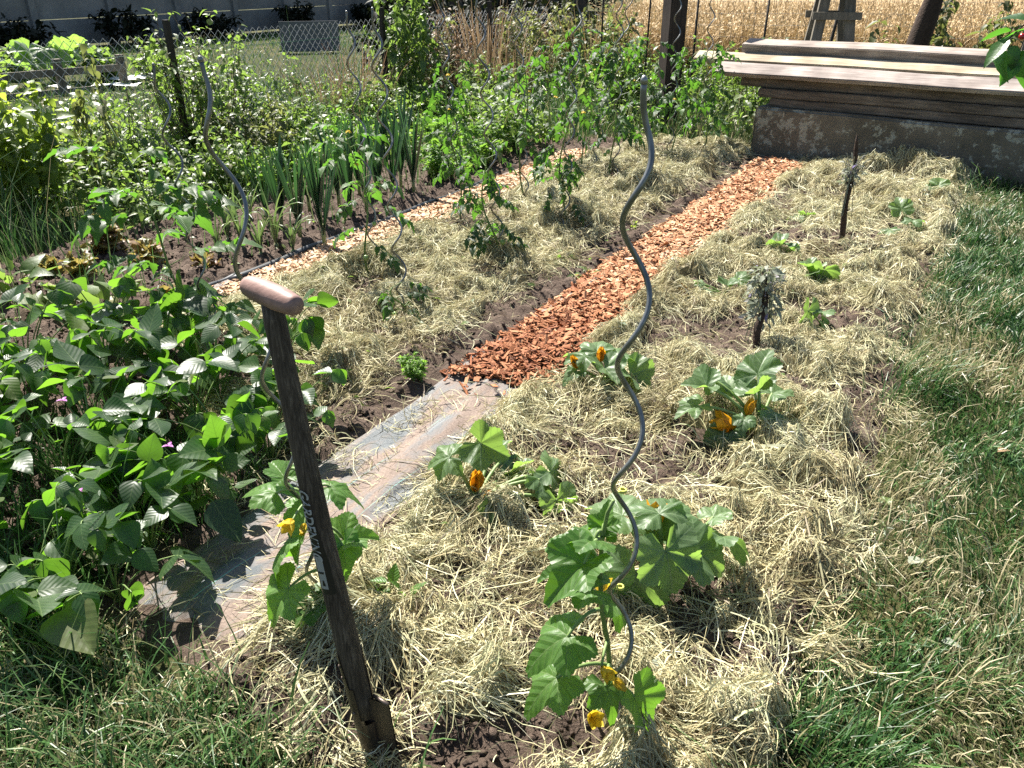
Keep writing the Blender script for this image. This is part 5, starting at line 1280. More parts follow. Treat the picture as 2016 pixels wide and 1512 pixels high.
for k, (px, F, h, rad, n_, mt, sz, lb) in enumerate((
    (470, 8.6, .85, .40, 600, 'weed', .055, 'bushy green weed right of the pale shrub, before the fence'), (545, 8.4, .55, .40, 500, 'weed', .05, 'low bright weed left of the dry stalks, behind the leeks'),
    (640, 8.9, .60, .40, 500, 'weed', .05, 'low leafy weed below the grey board'), (860, 10.9, 1.35, .40, 700, 'olive', .05, 'dull green tall weed right of the leafy nettle clump'),
    (930, 10.4, .85, .45, 700, 'weed', .055, 'green weed in front of the tall reddish dry grass'), (1030, 11.4, 1.5, .40, 700, 'olive', .055, 'dark tall weed right of the reddish dry grass'),
    (1180, 11.4, 1.55, .45, 900, 'olive', .055, 'tall grey-green weed behind the thin brown stick'), (1225, 10.8, 1.2, .40, 700, 'weed', .055, 'tall leafy weed just left of the thin metal rod'),
    (1390, 10.6, .95, .45, 700, 'weed', .055, 'leafy weed right of the square post'), (380, 7.9, .6, .4, 600, 'weed', .05, 'low dense weed under the pale shrub'),
    (1560, 10.6, .85, .4, 500, 'weed', .055, 'leafy weed left of the first trestle, above the beam end'), (1660, 10.9, .95, .35, 420, 'olive', .055, 'thin weed seen between trestle legs and trunk'),
    (600, 7.6, .5, .45, 600, 'weed', .05, 'leafy weed behind the middle of the leek row'), (700, 8.2, .55, .45, 600, 'feather', .045, 'bright weed behind the right end of the leek row'), (780, 9.2, .55, .45, 600, 'weed', .05, 'green weed in front of the leafy nettle clump'), (520, 6.8, .45, .4, 500, 'feather', .045, 'bright low weed right behind the left leeks'), (400, 6.6, .5, .45, 600, 'weed', .05, 'leafy weed behind the leaning spiral stake top'), (880, 9.6, .55, .45, 600, 'feather', .045, 'bright weed at the foot of the reddish withered weed'),
    (255, 7.0, .5, .4, 500, 'weed', .05, 'low weed left of the shrub, behind the small bush'), (300, 5.9, .42, .35, 420, 'weed', .05, 'low weed behind the onion cluster, near the lit tomato'))):
    clump('tall_weed', lb, 'weed', PF(px, 200, F) * [1, 1, 0], h, rad, n_, SMALL if k % 3 else SERR, M[mt], sz, (.55, .24), 26, (-3, 32), None, .5, seed=200 + k)
def tuft(px, F, label, h, rad, n, mat, seed, droop=(5, 40)):
    b = PF(px, 200, F) * [1, 1, 0]; r = np.random.default_rng(seed); T = Thing('dry_grass_tuft', label, 'dry grass', b, 'tufts of tall dry grass')
    m_ = MB(); az = r.uniform(0, 2 * math.pi, n); rr = rad * np.sqrt(r.uniform(0, 1, n)); L = h * r.uniform(.55, 1.05, n); k = 6; t = np.linspace(0, 1, k)
    ln = r.uniform(.02, .30, n); dr = r.uniform(0, .8, n)
    hz = L[:, None] * (ln[:, None] * t + dr[:, None] * .3 * t ** 3); v = L[:, None] * (t - .18 * dr[:, None] * t ** 3)
    pts = b + np.stack([(rr * np.cos(az))[:, None] + np.cos(az)[:, None] * hz, (rr * np.sin(az))[:, None] + np.sin(az)[:, None] * hz, v], -1)
    ribbons(pts, np.full(n, .007), r.uniform(-1, 1, n), np.clip(r.normal(.45, .25, n), 0, 1), m_, taper=[1, .8, .7, .7, 1.3, .5])
    T.part('blades', m_, mat, smooth=False)
tuft(960, 11.6, 'tall reddish dry grass leaning on the mesh fence in the middle', 1.35, .45, 286, M['dry_grass'], 71)
tuft(700, 9.8, 'short brown dry grass left of the black fence post', .95, .35, 143, M['dry_grass'], 72)
tuft(1010, 11.0, 'pale dry grass clump right of the tall reddish one', 1.0, .45, 176, M['dry_grass'], 73)
tuft(1160, 11.6, 'straw-coloured grass clump left of the square post', 1.3, .5, 198, M['wheat'], 74)
tuft(640, 9.3, 'sparse dry stalks in front of the grey board', .8, .4, 110, M['dry_grass'], 75)

# ------------------------------------------------------------------ concrete block and the stacked planks
cl = PF(1488, 205, 8.16); cr = PF(2016, 258, 6.85)
wdir = cr - cl; wdir[2] = 0; wdir /= np.linalg.norm(wdir)
wn = np.array([wdir[1], -wdir[0], 0.0])
if wn[1] > 0: wn = -wn                                      # face normal, towards the camera
c0 = np.array([cl[0], cl[1], 0.0])
AX = np.array([wdir, -wn, [0, 0, 1.0]])
HB = 0.48
def bevel_box(name, c, s, ax, mat, parent=None, bev=0.006, seg=2, jit=0.0, base=(0, 0, 0), cuts=0):
    """box mesh with bevelled edges; local x along ax[0]"""
    import bmesh
    bm = bmesh.new(); bmesh.ops.create_cube(bm, size=1.0)
    for v in bm.verts: v.co = Vector((v.co.x * s[0], v.co.y * s[1], v.co.z * s[2]))
    if cuts:
        ed = [e for e in bm.edges if abs((e.verts[0].co - e.verts[1].co).x) > s[0] * .9]
        bmesh.ops.subdivide_edges(bm, edges=ed, cuts=cuts, use_grid_fill=True)
    if bev > 0: bmesh.ops.bevel(bm, geom=list(bm.edges), offset=bev, segments=seg, affect='EDGES', clamp_overlap=True)
    for v in bm.verts:
        if jit:
            q = vnoise(np.array([v.co.x * 2.3 + s[0]]), np.array([v.co.y * 8 + v.co.z * 7]), 5)[0] - .5
            v.co += Vector((0, q * jit, (vnoise(np.array([v.co.x * 1.7]), np.array([v.co.z * 5 + 3.0]), 8)[0] - .5) * jit))
    me = bpy.data.meshes.new(name); bm.to_mesh(me); bm.free()
    me.attributes.new('tint', 'FLOAT', 'POINT')
    me.materials.append(mat)
    o = bpy.data.objects.new(name, me); S.collection.objects.link(o)
    ax = np.asarray(ax, float)
    from mathutils import Matrix
    o.matrix_world = Matrix(((ax[0][0], ax[1][0], ax[2][0], c[0]), (ax[0][1], ax[1][1], ax[2][1], c[1]), (ax[0][2], ax[1][2], ax[2][2], c[2]), (0, 0, 0, 1)))
    if parent is not None:
        o.parent = parent; o.matrix_parent_inverse = parent.matrix_world.inverted()
    return o
LB = 4.2
o = bevel_box('concrete_block', c0 + wdir * LB / 2 - wn * 0.5 + [0, 0, HB / 2 - 0.05], (LB, 1.0, HB + 0.1), AX, M['concrete'], bev=0.02, seg=3, jit=0.02, cuts=24)
tag(o, 'long low lichen-spotted concrete block carrying the stack of planks', 'concrete block')
def plank(label, along, back, z, L, wd, th, tilt, mat, skew=0.0, jit=0.012):
    d = wdir * math.cos(R_(skew)) - wn * math.sin(R_(skew)); nb = np.cross([0, 0, 1.0], d)
    y_ = nb * math.cos(R_(tilt)) + np.array([0, 0, 1.0]) * math.sin(R_(tilt)); z_ = np.cross(d, y_)
    c = c0 + wdir * along + d * L / 2 - wn * back + np.array([0, 0, z])
    o = bevel_box('plank', c, (L, wd, th), np.array([d, y_, z_]), mat, bev=0.007, jit=jit, cuts=26)
    return tag(o, label, 'plank', 'stack of old planks on the concrete block')
plank('bottom plank of the stack, resting directly on the concrete', 0.10, 0.20, HB + 0.042, 4.4, 0.24, 0.075, 0, M['plank_brown'])
plank('second plank from the bottom, grey-brown with dark nail holes', -0.02, 0.20, HB + 0.124, 4.4, 0.24, 0.080, 0, M['plank_brown'], 0.2)
plank('brown stained plank under the dark gap in the stack', -0.22, 0.24, HB + 0.210, 4.5, 0.24, 0.085, 0, M['plank_brown'], -0.2)
plank('pale lit plank lying tilted over the dark gap, lower of two', -0.50, 0.09, HB + 0.315, 4.8, 0.16, 0.05, 32, M['plank_pink'])
plank('long yellowish lit plank sticking out farthest to the left', -0.75, 0.22, HB + 0.40, 5.0, 0.15, 0.05, 24, M['plank_pale'], 0.3)
plank('topmost grey beam of the stack with cracked front edge', -0.32, 0.40, HB + 0.482, 4.8, 0.20, 0.14, 12, M['plank_grey'], 0.0, 0.02)
plank('hidden rear plank that props up the tilted ones', 0.2, 0.46, HB + 0.335, 4.2, 0.24, 0.16, 0, M['plank_brown'])

# ------------------------------------------------------------------ posts, trestles, tree at the back right
def post(name, label, cat, p, h, s, mat, lean=(0, 0), rot=0.3):
    ax = np.array([[math.cos(rot), math.sin(rot), 0], [-math.sin(rot), math.cos(rot), 0], [lean[0], lean[1], 1]]); ax[2] /= np.linalg.norm(ax[2])
    ax[0] -= ax[2] * ax[0].dot(ax[2]); ax[0] /= np.linalg.norm(ax[0]); ax[1] = np.cross(ax[2], ax[0])
    o = bevel_box(name, np.array(p) + ax[2] * (h / 2 - .05), (s, s, h), ax, mat, bev=0.008, jit=0.008)
    return tag(o, label, cat)
post('wooden_post', 'thick dark square wooden post behind the back tomatoes', 'post', PF(1320, 128, 9.7) * [1, 1, 0], 2.6, 0.20, M['post_wood'])
def trestle(label, p, h, rot, w0, seed):
    T = Thing('trestle', label, 'trestle', p, 'wooden trestles behind the planks'); p = np.array(p)
    d = np.array([math.cos(rot), math.sin(rot), 0]); f = np.array([-d[1], d[0], 0])
    for s in (-1, 1):
        for k in (-1, 1):
            mb = MB(); q0 = p + d * s * w0 + f * k * .28; q1 = p + d * s * w0 * .38 + f * k * .10 + [0, 0, h]
            up = q1 - q0; Lq = np.linalg.norm(up); up /= Lq; x_ = d - up * d.dot(up); x_ /= np.linalg.norm(x_)
            mb.box((q0 + q1) / 2, (0.10, 0.06, Lq), np.array([x_, np.cross(up, x_), up]), 0.003); T.part('leg', mb, M['trestle'], smooth=False)
    mb = MB(); mb.box(p + [0, 0, h + .05], (w0 * 1.3, .75, .10), np.array([d, f, [0, 0, 1]])); T.part('beam', mb, M['trestle'], smooth=False)
    for k in (-1, 1):
        mb = MB(); mb.box(p + f * k * (.17 + .042) * 1 + [0, 0, h * .80], (w0 * 1.75, .028, .07), np.array([d, f, [0, 0, 1]])); T.part('brace', mb, M['trestle'], smooth=False)
trestle('weathered trestle with splayed legs standing behind the plank stack', PF(1617, 170, 9.1) * [1, 1, 0], 1.55, -0.15, .27, 1)
t2 = PF(2030, 170, 8.6) * [1, 1, 0]
trestle('second trestle cut off by the right frame edge', t2, 1.36, -0.5, .22, 2)
o = bevel_box('beam', t2 + [0.7, -0.40, 1.36 + .10 + .06], (2.6, .12, .12), np.array([[.878, -.479, 0], [.479, .878, 0], [0, 0, 1]]), M['trestle'], bev=.006)
tag(o, 'horizontal timber laid across the right trestle at the frame top', 'timber')
# leaning tree
tb = PF(1752, 170, 10.3) * [1, 1, 0]
T = Thing('tree', 'dark leaning tree trunk behind the planks, crown above the picture', 'tree', tb)
t = np.linspace(0, 1, 14)
tr = tb + np.stack([.75 * t + .05 * np.sin(t * 6), .1 * np.sin(t * 4), 3.2 * t - .05], -1)
mb = MB(); mb.tube(tr, np.interp(t, [0, .15, 1], [.19, .13, .07]) * (1 + .1 * np.sin(t * 23)), 14, np.clip(vnoise(np.repeat(t * 9, 14), np.tile(np.arange(14) * .8, 14), 4), 0, 1))
for k in range(7):
    az = k * 0.9 + .4; q = tr[8 + k % 6]; e = q + np.array([math.sin(az) * 1.0, math.cos(az) * 1.0, .5 + .12 * k])
    mb.tube(curve_pts(q, e, 7, .12), np.linspace(.045, .012, 7), 7, .5)
T.part('trunk', mb, M['bark'])
n = 5200; rr = np.random.default_rng(77)
cc = tr[-1] + [0, 0, .6]
dirs = rr.normal(0, 1, (n, 3)); dirs /= np.linalg.norm(dirs, axis=1)[:, None]
pos = cc + dirs * (rr.uniform(0.25, 1, n) ** .5)[:, None] * [1.35, 1.2, 1.0]
kk = (fbm(pos[:, 0] * 1.8 + pos[:, 2], pos[:, 1] * 1.8 + pos[:, 2] * 1.3, 5, 2) > .42) & (pos[:, 2] > 2.05)
pos = pos[kk]; n = len(pos)
m_ = MB(); pick_inst(m_, SMALL, orient(rr.uniform(0, 360, n), rr.normal(-15, 30, n), rr.normal(0, 25, n)), pos, rr.gamma(8, .012, n), rr.uniform(0, 1, n)); T.part('crown', m_, M['weed'])
# cherry bough reaching in at the right frame edge
q0 = PF(2180, -60, 3.3); q1 = PF(1985, 78, 3.05)
T = Thing('cherry_branch', 'leafy cherry branch with a red cherry at the top right edge', 'branch', q0)
bp_ = curve_pts(q0, q1, 10, .03); mb = MB(); mb.tube(bp_, np.linspace(.007, .002, 10), 7, .5)
far_ = q0 + np.array([1.0, .4, .55]); mb.tube(curve_pts(far_, q0, 8, .05), np.linspace(.018, .007, 8), 8, .4)
T.part('twig', mb, M['bark'])
m_ = MB()
SLIM = [ovate(8, 1, 0.24, 0.4, .3, bd, 1.0, .05, .01, 3) for bd in (.2, .5)]
L_ = [(1985, 78, -110, -40, .15), (1975, 92, -150, -50, .15), (2000, 70, -95, -20, .13), (2010, 100, 185, -60, .15), (1990, 60, -60, -15, .12), (2020, 85, 160, -50, .15), (2005, 120, -120, -45, .13), (2030, 60, -70, 0, .14), (2040, 100, 130, -50, .15), (2000, 90, -135, -65, .14), (2050, 50, 60, 10, .14), (2020, 40, -40, 20, .13)]
for i, (x, y, az, pt, L) in enumerate(L_):
    q = PF(x, y, 3.05 + .02 * (i % 3)); m_.inst(SLIM[i % 2], orient([az], [pt], [rr.normal(0, 25)]), q[None], L * .78, rr.uniform(0, 1))
T.part('leaves', m_, M['cherry_leaf'])
for x, y in ((2012, 72), (2036, 84)):
    mb = MB(); q = PF(x, y, 3.04); sph(mb, q, .011, .6); T.part('cherry', mb, M['cherry'])
    mb = MB(); mb.tube(curve_pts(q + [0, 0, .01], q + [.012, .01, .055], 5), .0012, 5, .5); T.part('stalk', mb, M['stem'])

# ------------------------------------------------------------------ wire fences
def fence_panel(T, p0, p1, h, mats, cell, diag, r, z0=0.03):
    p0 = np.array(p0); p1 = np.array(p1); L = np.linalg.norm(p1 - p0); d = (p1 - p0) / L
    seg = []
    if diag:
        n_ = int((L + h) / cell)
        for k in range(n_ + 1):
            for sg in (1, -1):
                u0 = k * cell - (h if sg > 0 else 0); u1 = u0 + sg * h if sg > 0 else u0 - h
                za, zb = z0, z0 + h
                if sg < 0: u0, u1 = k * cell, k * cell - h
                lo, hi = 0.0, L
                if min(u0, u1) >= hi or max(u0, u1) <= lo: continue
                def cp(u, z):
                    return np.array([*(p0 + d * u), 0]) + [0, 0, z]
                ua, ub, a_, b_ = u0, u1, za, zb
                sl = (b_ - a_) / (ub - ua)
                if ua < lo: a_ += (lo - ua) * sl; ua = lo
                if ua > hi: a_ += (hi - ua) * sl; ua = hi
                if ub < lo: b_ += (lo - ub) * sl; ub = lo
                if ub > hi: b_ += (hi - ub) * sl; ub = hi
                wv = lambda u, z: cp(u, z)
                seg.append((wv(ua, a_), wv(ub, b_ + (0.022 if b_ > h else 0))))
    else:
        for k in range(int(L / cell) + 1): seg.append((np.array([*(p0 + d * k * cell), z0]), np.array([*(p0 + d * k * cell), z0 + h])))
        for k in range(int(h / cell) + 1): seg.append((np.array([*p0, z0 + k * cell]), np.array([*p1, z0 + k * cell])))
    A_ = np.array([s[0] for s in seg]); B_ = np.array([s[1] for s in seg]); n = len(seg)
    dd = (B_ - A_) / np.linalg.norm(B_ - A_, axis=1)[:, None]
    nf = np.array([-d[1], d[0], 0]); e2 = np.cross(dd, nf)
    th = np.array([0, 2.094, 4.189])
    ring = r * (np.cos(th)[None, :, None] * nf[None, None] + np.sin(th)[None, :, None] * e2[:, None])
    V = np.concatenate([A_[:, None] + ring, B_[:, None] + ring], 1)
    Fq = np.array([0, 1, 4, 3, 1, 2, 5, 4, 2, 0, 3, 5])
    mb = MB(); mb.raw(V.reshape(-1, 3), (Fq[None] + 6 * np.arange(n)[:, None]).ravel(), np.full(3 * n, 4), None, np.repeat(rr.uniform(0, 1, n), 6))
    T.part('mesh', mb, mats, smooth=True)
f0 = np.array(ab2xy(2.2, -6.4)); f1 = np.array(ab2xy(12.2, -6.4))
T = Thing('chain_link_fence', 'chain-link fence with bent wire tips between the weeds and the wall', 'fence', [f0[0], f0[1], 0])
fence_panel(T, f0, f1, 1.11, M['wire'], .085, True, .0027)
mb = MB(); mb.tube(np.array([[*f0, 1.02], [*((f0 + f1) / 2), 1.0], [*f1, 1.02]]), .0024, 5, .5); T.part('strain_wire', mb, M['green_wire'])
for a_ in (5.1, 8.05, 10.4):
    q = np.array([*ab2xy(a_, -6.36), 0.0]); mb = MB(); mb.box(q + [0, 0, .62], (.045, .045, 1.3), AX); T.part('post', mb, M['dark_post'], smooth=False)
w0 = PF(1345, 150, 11.6)[:2]; w1 = PF(2150, 150, 11.0)[:2]
T = Thing('wire_fence', 'square-mesh wire fence along the edge of the ripe field', 'fence', [w0[0], w0[1], 0])
fence_panel(T, w0, w1, 1.26, M['wire'], .14, False, .0016)
for f, ln, th in ((.02, .0, .022), (.19, .02, .02), (.29, .12, .02), (.34, .16, .03), (.62, .03, .025), (.93, .0, .03)):
    q = np.array([*(w0 + (w1 - w0) * f), 0.0]) + [0, -.03, 0]; mb = MB(); mb.tube(np.array([q, q + [ln * .5, 0, .7], q + [ln, 0, 1.45]]), th * .7, 6, .4); T.part('post', mb, M['dark_post'])
for px, F, ln, l in ((1268, 10.2, .02, 'thin dark metal rod left of the square post'), (1182, 10.6, -.01, 'thin brown stick among the spirals left of the post')):
    q = PF(px, 150, F) * [1, 1, 0]; mb = MB(); mb.tube(np.array([[0, 0, -.05], [ln * .5, 0, .9], [ln, 0, 1.9]]), .011, 7, .35)
    o = mb.build('rod', M['dark_post'], None, True); o.location = q; tag(o, l, 'rod')

# ------------------------------------------------------------------ ripe wheat beyond the wire fence
mb = MB(); n = 26000
y = 12.2 + 9.5 * rng.uniform(0, 1, n) ** 1.6; x = rng.uniform(0.12, 0.68, n) * (y * .891 + .75)
L = rng.normal(.92, .09, n) * np.where(y > 18, 1.05, 1)
az = rng.normal(1.2, 1.0, n); t = np.linspace(0, 1, 5)
bend = np.abs(rng.normal(.3, .22, n))
hz = L[:, None] * bend[:, None] * t ** 3 * .8; v = L[:, None] * (t - .25 * bend[:, None] * t ** 4)
pts = np.stack([x[:, None] + np.cos(az)[:, None] * hz, y[:, None] + np.sin(az)[:, None] * hz, v], -1)
ribbons(pts, np.full(n, .0055), rng.uniform(-1.2, 1.2, n), np.clip(rng.normal(.45, .22, n), 0, 1), mb, taper=[1, .9, .8, 1.6, 1.2])
# ears nodding at the stalk tips
e0 = pts[:, -1]; de = pts[:, -1] - pts[:, -2]; de /= np.linalg.norm(de, axis=1)[:, None]
ev = np.stack([e0 + de * s + np.array([0, 0, -1.0]) * (s * s * 5) for s in (0, .035, .07, .10)], 1)
ribbons(ev, np.full(n, .016), rng.uniform(-1.2, 1.2, n), np.clip(rng.normal(.65, .22, n), 0, 1), mb, taper=[.5, 1, .9, .2])
tag(mb.build('wheat', M['wheat']), 'ripe golden wheat standing beyond the wire fence', 'wheat', kind='stuff')

# ------------------------------------------------------------------ neighbour's garden, wall and shed
def wpt(t, z=0): return np.array([-11.1 + .5 * t, 20 + .866 * t, z])
AW = np.array([[.5, .866, 0], [.866, -.5, 0], [0, 0, 1.0]])
T = Thing('garden_wall', 'long shaded concrete panel wall across the top left background', 'wall', wpt(0))
for k in range(-6, 7):
    q = wpt(k * 2.0 + .35); mb = MB(); mb.box(q + [0, 0, 1.75], (.16, .17, 3.6), AW); T.part('post', mb, M['wallcrete'], smooth=False)
    for j in range(6):  # upper rows are unseen, added so the wall throws a deeper shade
        mb = MB(); q2 = wpt(k * 2.0 + 1.35); dz = 0.008 * (rr.uniform() - .5)
        mb.box(q2 + AW[1] * (dz - .02) + [0, 0, .33 + j * .58], (1.835, .05, .565), AW); T.part('panel', mb, M['wallcrete'], smooth=False)
sh = wpt(15.2)
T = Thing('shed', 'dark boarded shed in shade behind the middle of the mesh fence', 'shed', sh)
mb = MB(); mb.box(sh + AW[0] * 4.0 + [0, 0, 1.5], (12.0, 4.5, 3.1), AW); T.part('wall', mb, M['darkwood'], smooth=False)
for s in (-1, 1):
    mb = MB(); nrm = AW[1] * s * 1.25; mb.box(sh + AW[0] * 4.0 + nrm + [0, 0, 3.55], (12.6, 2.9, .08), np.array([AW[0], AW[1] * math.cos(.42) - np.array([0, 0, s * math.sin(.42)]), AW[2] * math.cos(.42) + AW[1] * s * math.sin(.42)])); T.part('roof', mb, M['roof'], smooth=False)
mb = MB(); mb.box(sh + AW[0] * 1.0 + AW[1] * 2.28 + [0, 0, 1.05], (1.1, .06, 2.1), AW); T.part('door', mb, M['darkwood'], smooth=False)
q = PF(612, 92, 19.5); bq = np.array([q[0], q[1], 0])
o = bevel_box('grey_board', bq + [0, 0, .34], (1.28, .04, .62), np.array([[.97, .24, 0], [-.24, .97, 0], [0, 0, 1]]), M['panel'], bev=.004); tag(o, 'pale grey board standing behind the chain-link fence', 'board')
# low timber rail of the neighbour's vegetable bed
T = Thing('rail_fence', 'low two-post timber rail around the neighbour vegetable bed', 'fence', PF(150, 150, 12.6) * [1, 1, 0])
ra = PF(-60, 190, 11.9) * [1, 1, 0]; rb_ = PF(250, 160, 13.6) * [1, 1, 0]; dr_ = (rb_ - ra); Lr = np.linalg.norm(dr_); dr_ /= Lr
AR = np.array([dr_, [-dr_[1], dr_[0], 0], [0, 0, 1.0]])
for u in (.15, .56, .98):
    mb = MB(); mb.box(ra + dr_ * Lr * u + [0, 0, .20], (.10, .09, .56), AR); T.part('post', mb, M['trestle'], smooth=False)
for z in (.30, .02):
    mb = MB(); mb.box((ra + rb_) / 2 - AR[1] * .062 + [0, 0, z], (Lr, .03, .10), AR); T.part('rail', mb, M['trestle'], smooth=False)
B0 = PF(105, 150, 13.9) * [1, 1, 0]
T = Thing('courgette_plant', 'big courgette plant in the neighbour garden behind the rail', 'courgette plant', B0)
m_ = MB(); azs = np.arange(13) * 137.5; R0 = rr.uniform(.25, .6, 13)
tp_ = B0 + np.stack([np.sin(np.radians(azs)) * R0, np.cos(np.radians(azs)) * R0, rr.uniform(.3, .62, 13)], -1)
mb = MB()
for q in tp_: mb.tube(curve_pts(B0, q, 6, .1), .011, 6, .7, cap=False)
T.part('stems', mb, M['stem'])
for i in range(13):
    m_ = MB(); m_.inst(COUR[i % 4], orient([azs[i]], [rr.normal(0, 25)], [rr.normal(0, 15)]), tp_[i][None], .38, rr.uniform(.3, 1)); T.part('leaf', m_, M['courgette'])
for k, (x, y, F, s) in enumerate(((262, 128, 14.2, (.9, .5)), (108, 165, 12.9, (.35, .22)), (228, 150, 13.3, (.7, .3)))):
    q = PF(x, y, F) * [1, 1, 0]; mb = MB(); g = np.linspace(-.5, .5, 12); GX, GY = np.meshgrid(g * s[0], g * s[1], indexing='ij')
    mb.grid(np.stack([GX, GY, .03 + .10 * fbm(GX * 6 + k, GY * 6, 33 + k)], -1), None, .5); o = mb.build('ground_sheet', M['white'], None, True); o.location = q
    tag(o, ('white crumpled sheet right of the rail posts in the neighbour bed', 'small white sheet under the neighbour courgette leaves', 'white sheet strip below the timber rail')[k], 'sheet', 'white sheets on the neighbour bed')
for k, (x, F, h, rad) in enumerate(((20, 14.6, .55, .5), (200, 14.4, .5, .4), (330, 14.8, .5, .5))):
    clump('cabbage_plant', ('leafy plant at the far left of the neighbour bed', 'leafy plant between the two rail posts', 'leafy plant at the right end of the neighbour bed')[k], 'vegetable', PF(x, 150, F) * [1, 1, 0], h, rad, 160, [OAK[0], SERR[0]], M['weed'], .16, (.6, .2), 14, (15, 30), 'plants in the neighbour bed', seed=90 + k)
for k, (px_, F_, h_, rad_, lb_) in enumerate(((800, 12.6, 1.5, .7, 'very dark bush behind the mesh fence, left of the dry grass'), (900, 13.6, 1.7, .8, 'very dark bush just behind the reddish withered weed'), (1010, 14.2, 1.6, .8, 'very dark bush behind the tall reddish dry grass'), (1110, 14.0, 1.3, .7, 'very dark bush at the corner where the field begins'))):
    clump('dark_bush', lb_, 'bush', PF(px_, 200, F_) * [1, 1, 0], h_, rad_, 1500, SMALL, M['shade_dark_leaf'], .10, (.4, .25), 30, (0, 35), None, .4, 'dry_stem', seed=140 + k)  # leaf colour also holds the shade behind the mesh fence
# hedge at the wall and shed foot, its shade put into the leaf colour
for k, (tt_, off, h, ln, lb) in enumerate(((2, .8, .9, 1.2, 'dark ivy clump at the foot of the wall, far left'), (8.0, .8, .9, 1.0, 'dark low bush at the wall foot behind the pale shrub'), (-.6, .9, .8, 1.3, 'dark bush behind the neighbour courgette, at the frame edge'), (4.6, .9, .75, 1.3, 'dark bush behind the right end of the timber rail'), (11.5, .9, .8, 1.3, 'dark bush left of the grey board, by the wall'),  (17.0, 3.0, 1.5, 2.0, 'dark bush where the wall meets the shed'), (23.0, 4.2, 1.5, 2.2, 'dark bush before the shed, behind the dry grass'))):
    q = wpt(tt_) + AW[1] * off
    clump('dark_bush', lb, 'bush', q, h, ln * .6, 900, SMALL, M['shade_dark_leaf'], .12, (.2, .15), 24, (0, 35), None, .5, 'dry_stem', seed=110 + k)

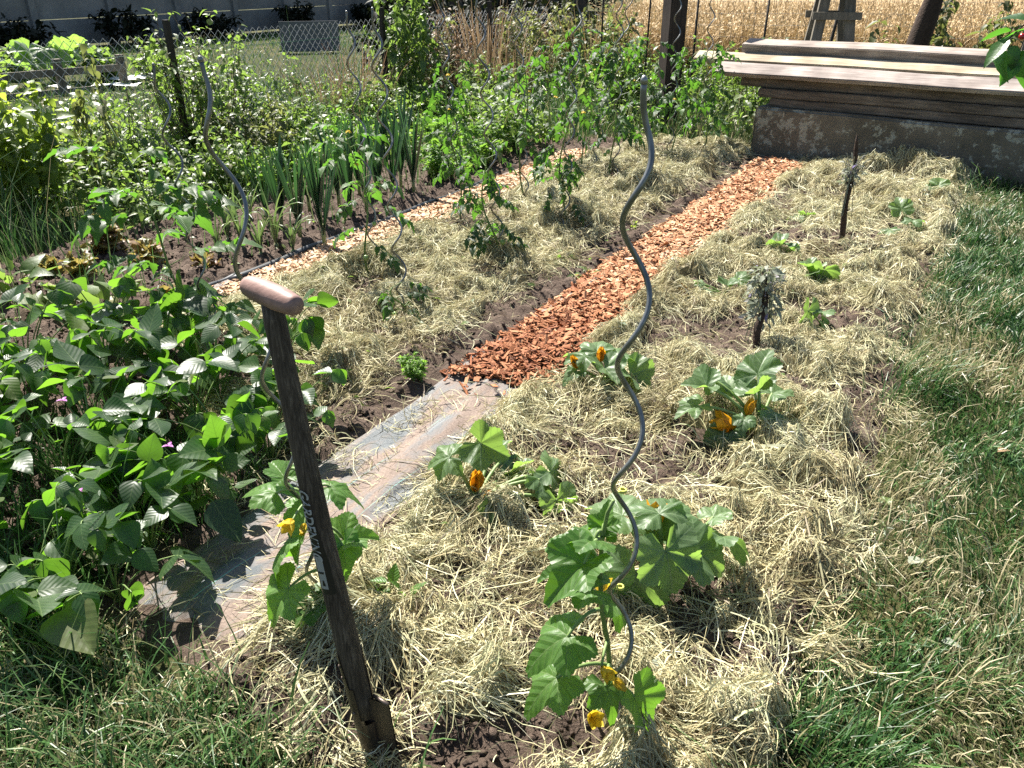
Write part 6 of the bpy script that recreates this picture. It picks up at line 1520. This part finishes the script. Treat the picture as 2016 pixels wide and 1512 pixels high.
# ------------------------------------------------------------------ sticks with dried flowers and small things on the ground
def stick(px, py, tp, F2, label, tuft_t, seed, ang=0.0, stub=True):
    b = G(px, py); e = PF(tp[0], tp[1], F2); r = np.random.default_rng(seed)
    T = Thing('stick', label, 'stick', b)
    t = np.linspace(-.06, 1, 18); p = b + (e - b) * t[:, None]
    p[:, 0] += .010 * np.sin(t * 9 + seed); p[:, 1] += .01 * np.cos(t * 7)
    rad = np.interp(t, [0, .9, 1], [.021, .014, .004]) * (1 + .22 * (vnoise(t * 9, t * 0, seed) - .5))
    mb = MB(); mb.tube(p, rad, 10, np.clip(vnoise(np.repeat(t * 14, 10), np.tile(np.arange(10) * .9, 18), seed), 0, 1))
    if stub: q = b + (e - b) * .56; mb.tube(np.array([q, q + [-.03, -.01, .03]]), [.012, .008], 7, .3)
    T.part('rod', mb, M['bark'])
    q = b + (e - b) * tuft_t
    T2 = Thing('dried_flowers', 'bundle of dried grey-green borage tied to the %s' % ('bare stick by the concrete block' if seed == 1 else 'stick above the pointed courgette leaf'), 'dried flowers', q, 'dried flower bundles on sticks')
    m_ = MB(); n = 420 if seed == 2 else 130; th = r.uniform(0, 6.28, n); rr_ = (.075 if seed == 2 else .06) * r.uniform(0, 1, n) ** .6; hh = r.uniform(-.16, .09, n) * (1 if seed == 2 else .55)
    pos = q + np.stack([rr_ * np.cos(th), rr_ * np.sin(th), hh], -1)
    pick_inst(m_, [SMALL[0], SMALL[2]], orient(np.degrees(math.pi / 2 - th), r.normal(-20, 40, n), r.normal(0, 30, n)), pos, r.gamma(6, .0046, n), np.clip(r.normal(.55, .25, n), 0, 1))
    T2.part('foliage', m_, M['herb'])  # dried flower heads of the bundle, merged into one mesh
    mb = MB()
    for i in range(46):
        a0 = r.uniform(0, 6.28); o_ = np.array([math.cos(a0), math.sin(a0), 0]); mb.tube(curve_pts(q + o_ * .015 + [0, 0, -.05], q + o_ * r.uniform(.05, .10) + [0, 0, r.uniform(-.05, .10)], 6, .03), .0016, 5, r.uniform(.5, 1), cap=False)
    for i in range(5):
        a0 = r.uniform(0, 6.28); o_ = np.array([math.cos(a0), math.sin(a0), 0]); mb.tube(curve_pts(q + o_ * .02, q + o_ * .06 + [0, 0, -.28], 6), .002, 5, .4, cap=False)
    T2.part('stems', mb, M['herb'])
stick(1652, 488, (1690, 266), 5.24, 'bare dark stick standing before the concrete block', .70, 1)
stick(1488, 700, (1510, 530), 3.62, 'short dark stick with a grey flower bundle in the right bed', .80, 2, stub=False)
def leaf_thing(px, py, label, mat, size, az, tp_, tint=.7, cat='leaf', name='fallen_leaf', z=.035):
    p = P(px, py); mb = MB(); mb.inst(tp_, orient([az], [8], [10]), np.array([[0, 0, 0]]), size, tint); o = mb.build(name, mat, None, True); o.location = (p[0], p[1], z); tag(o, label, cat)
leaf_thing(1740, 1002, 'small round green clover-like leaf lying on the lawn', M['weed'], .045, 40, CUKE[0])
leaf_thing(1785, 1128, 'narrow grey-green fallen leaf on the lawn', M['herb'], .075, 60, SMALL[0], .6)
leaf_thing(1848, 1282, 'pale green fallen leaf on the lawn near the corner', M['herb'], .055, 110, SERR[0], .55)
leaf_thing(1975, 598, 'dry orange-brown fallen leaf at the right lawn edge', M['dry_grass'], .09, 100, SMALL[0], .35)
leaf_thing(1960, 905, 'curled brown fallen leaf on the right lawn', M['dry_grass'], .07, 70, SMALL[0], .3)
p = P(1292, 1352); mb = MB(); sph(mb, np.array([0, 0, 0.02]), .028, .3, .8); sph(mb, np.array([.02, -.03, .012]), .02, .2, .7)
mb.V = [v * (1 + .35 * (vnoise(v[:, 0] * 60, v[:, 1] * 60 + v[:, 2] * 50, 3)[:, None] - .5)) for v in mb.V]
o = mb.build('shrivelled_fruit', M['herb'], None, True); o.location = (p[0], p[1], gz(p[0], p[1])); tag(o, 'shrivelled grey-green courgette lying in hay right of the near spiral', 'fruit')
p = P(1531, 1366); mb = MB(); sph(mb, np.array([0, 0, .012]), .011, .6); o = mb.build('cherry', M['cherry'], None, True); o.location = (p[0], p[1], max(.01, gz(p[0], p[1]))); tag(o, 'single red cherry fallen at the edge of the hay', 'cherry')
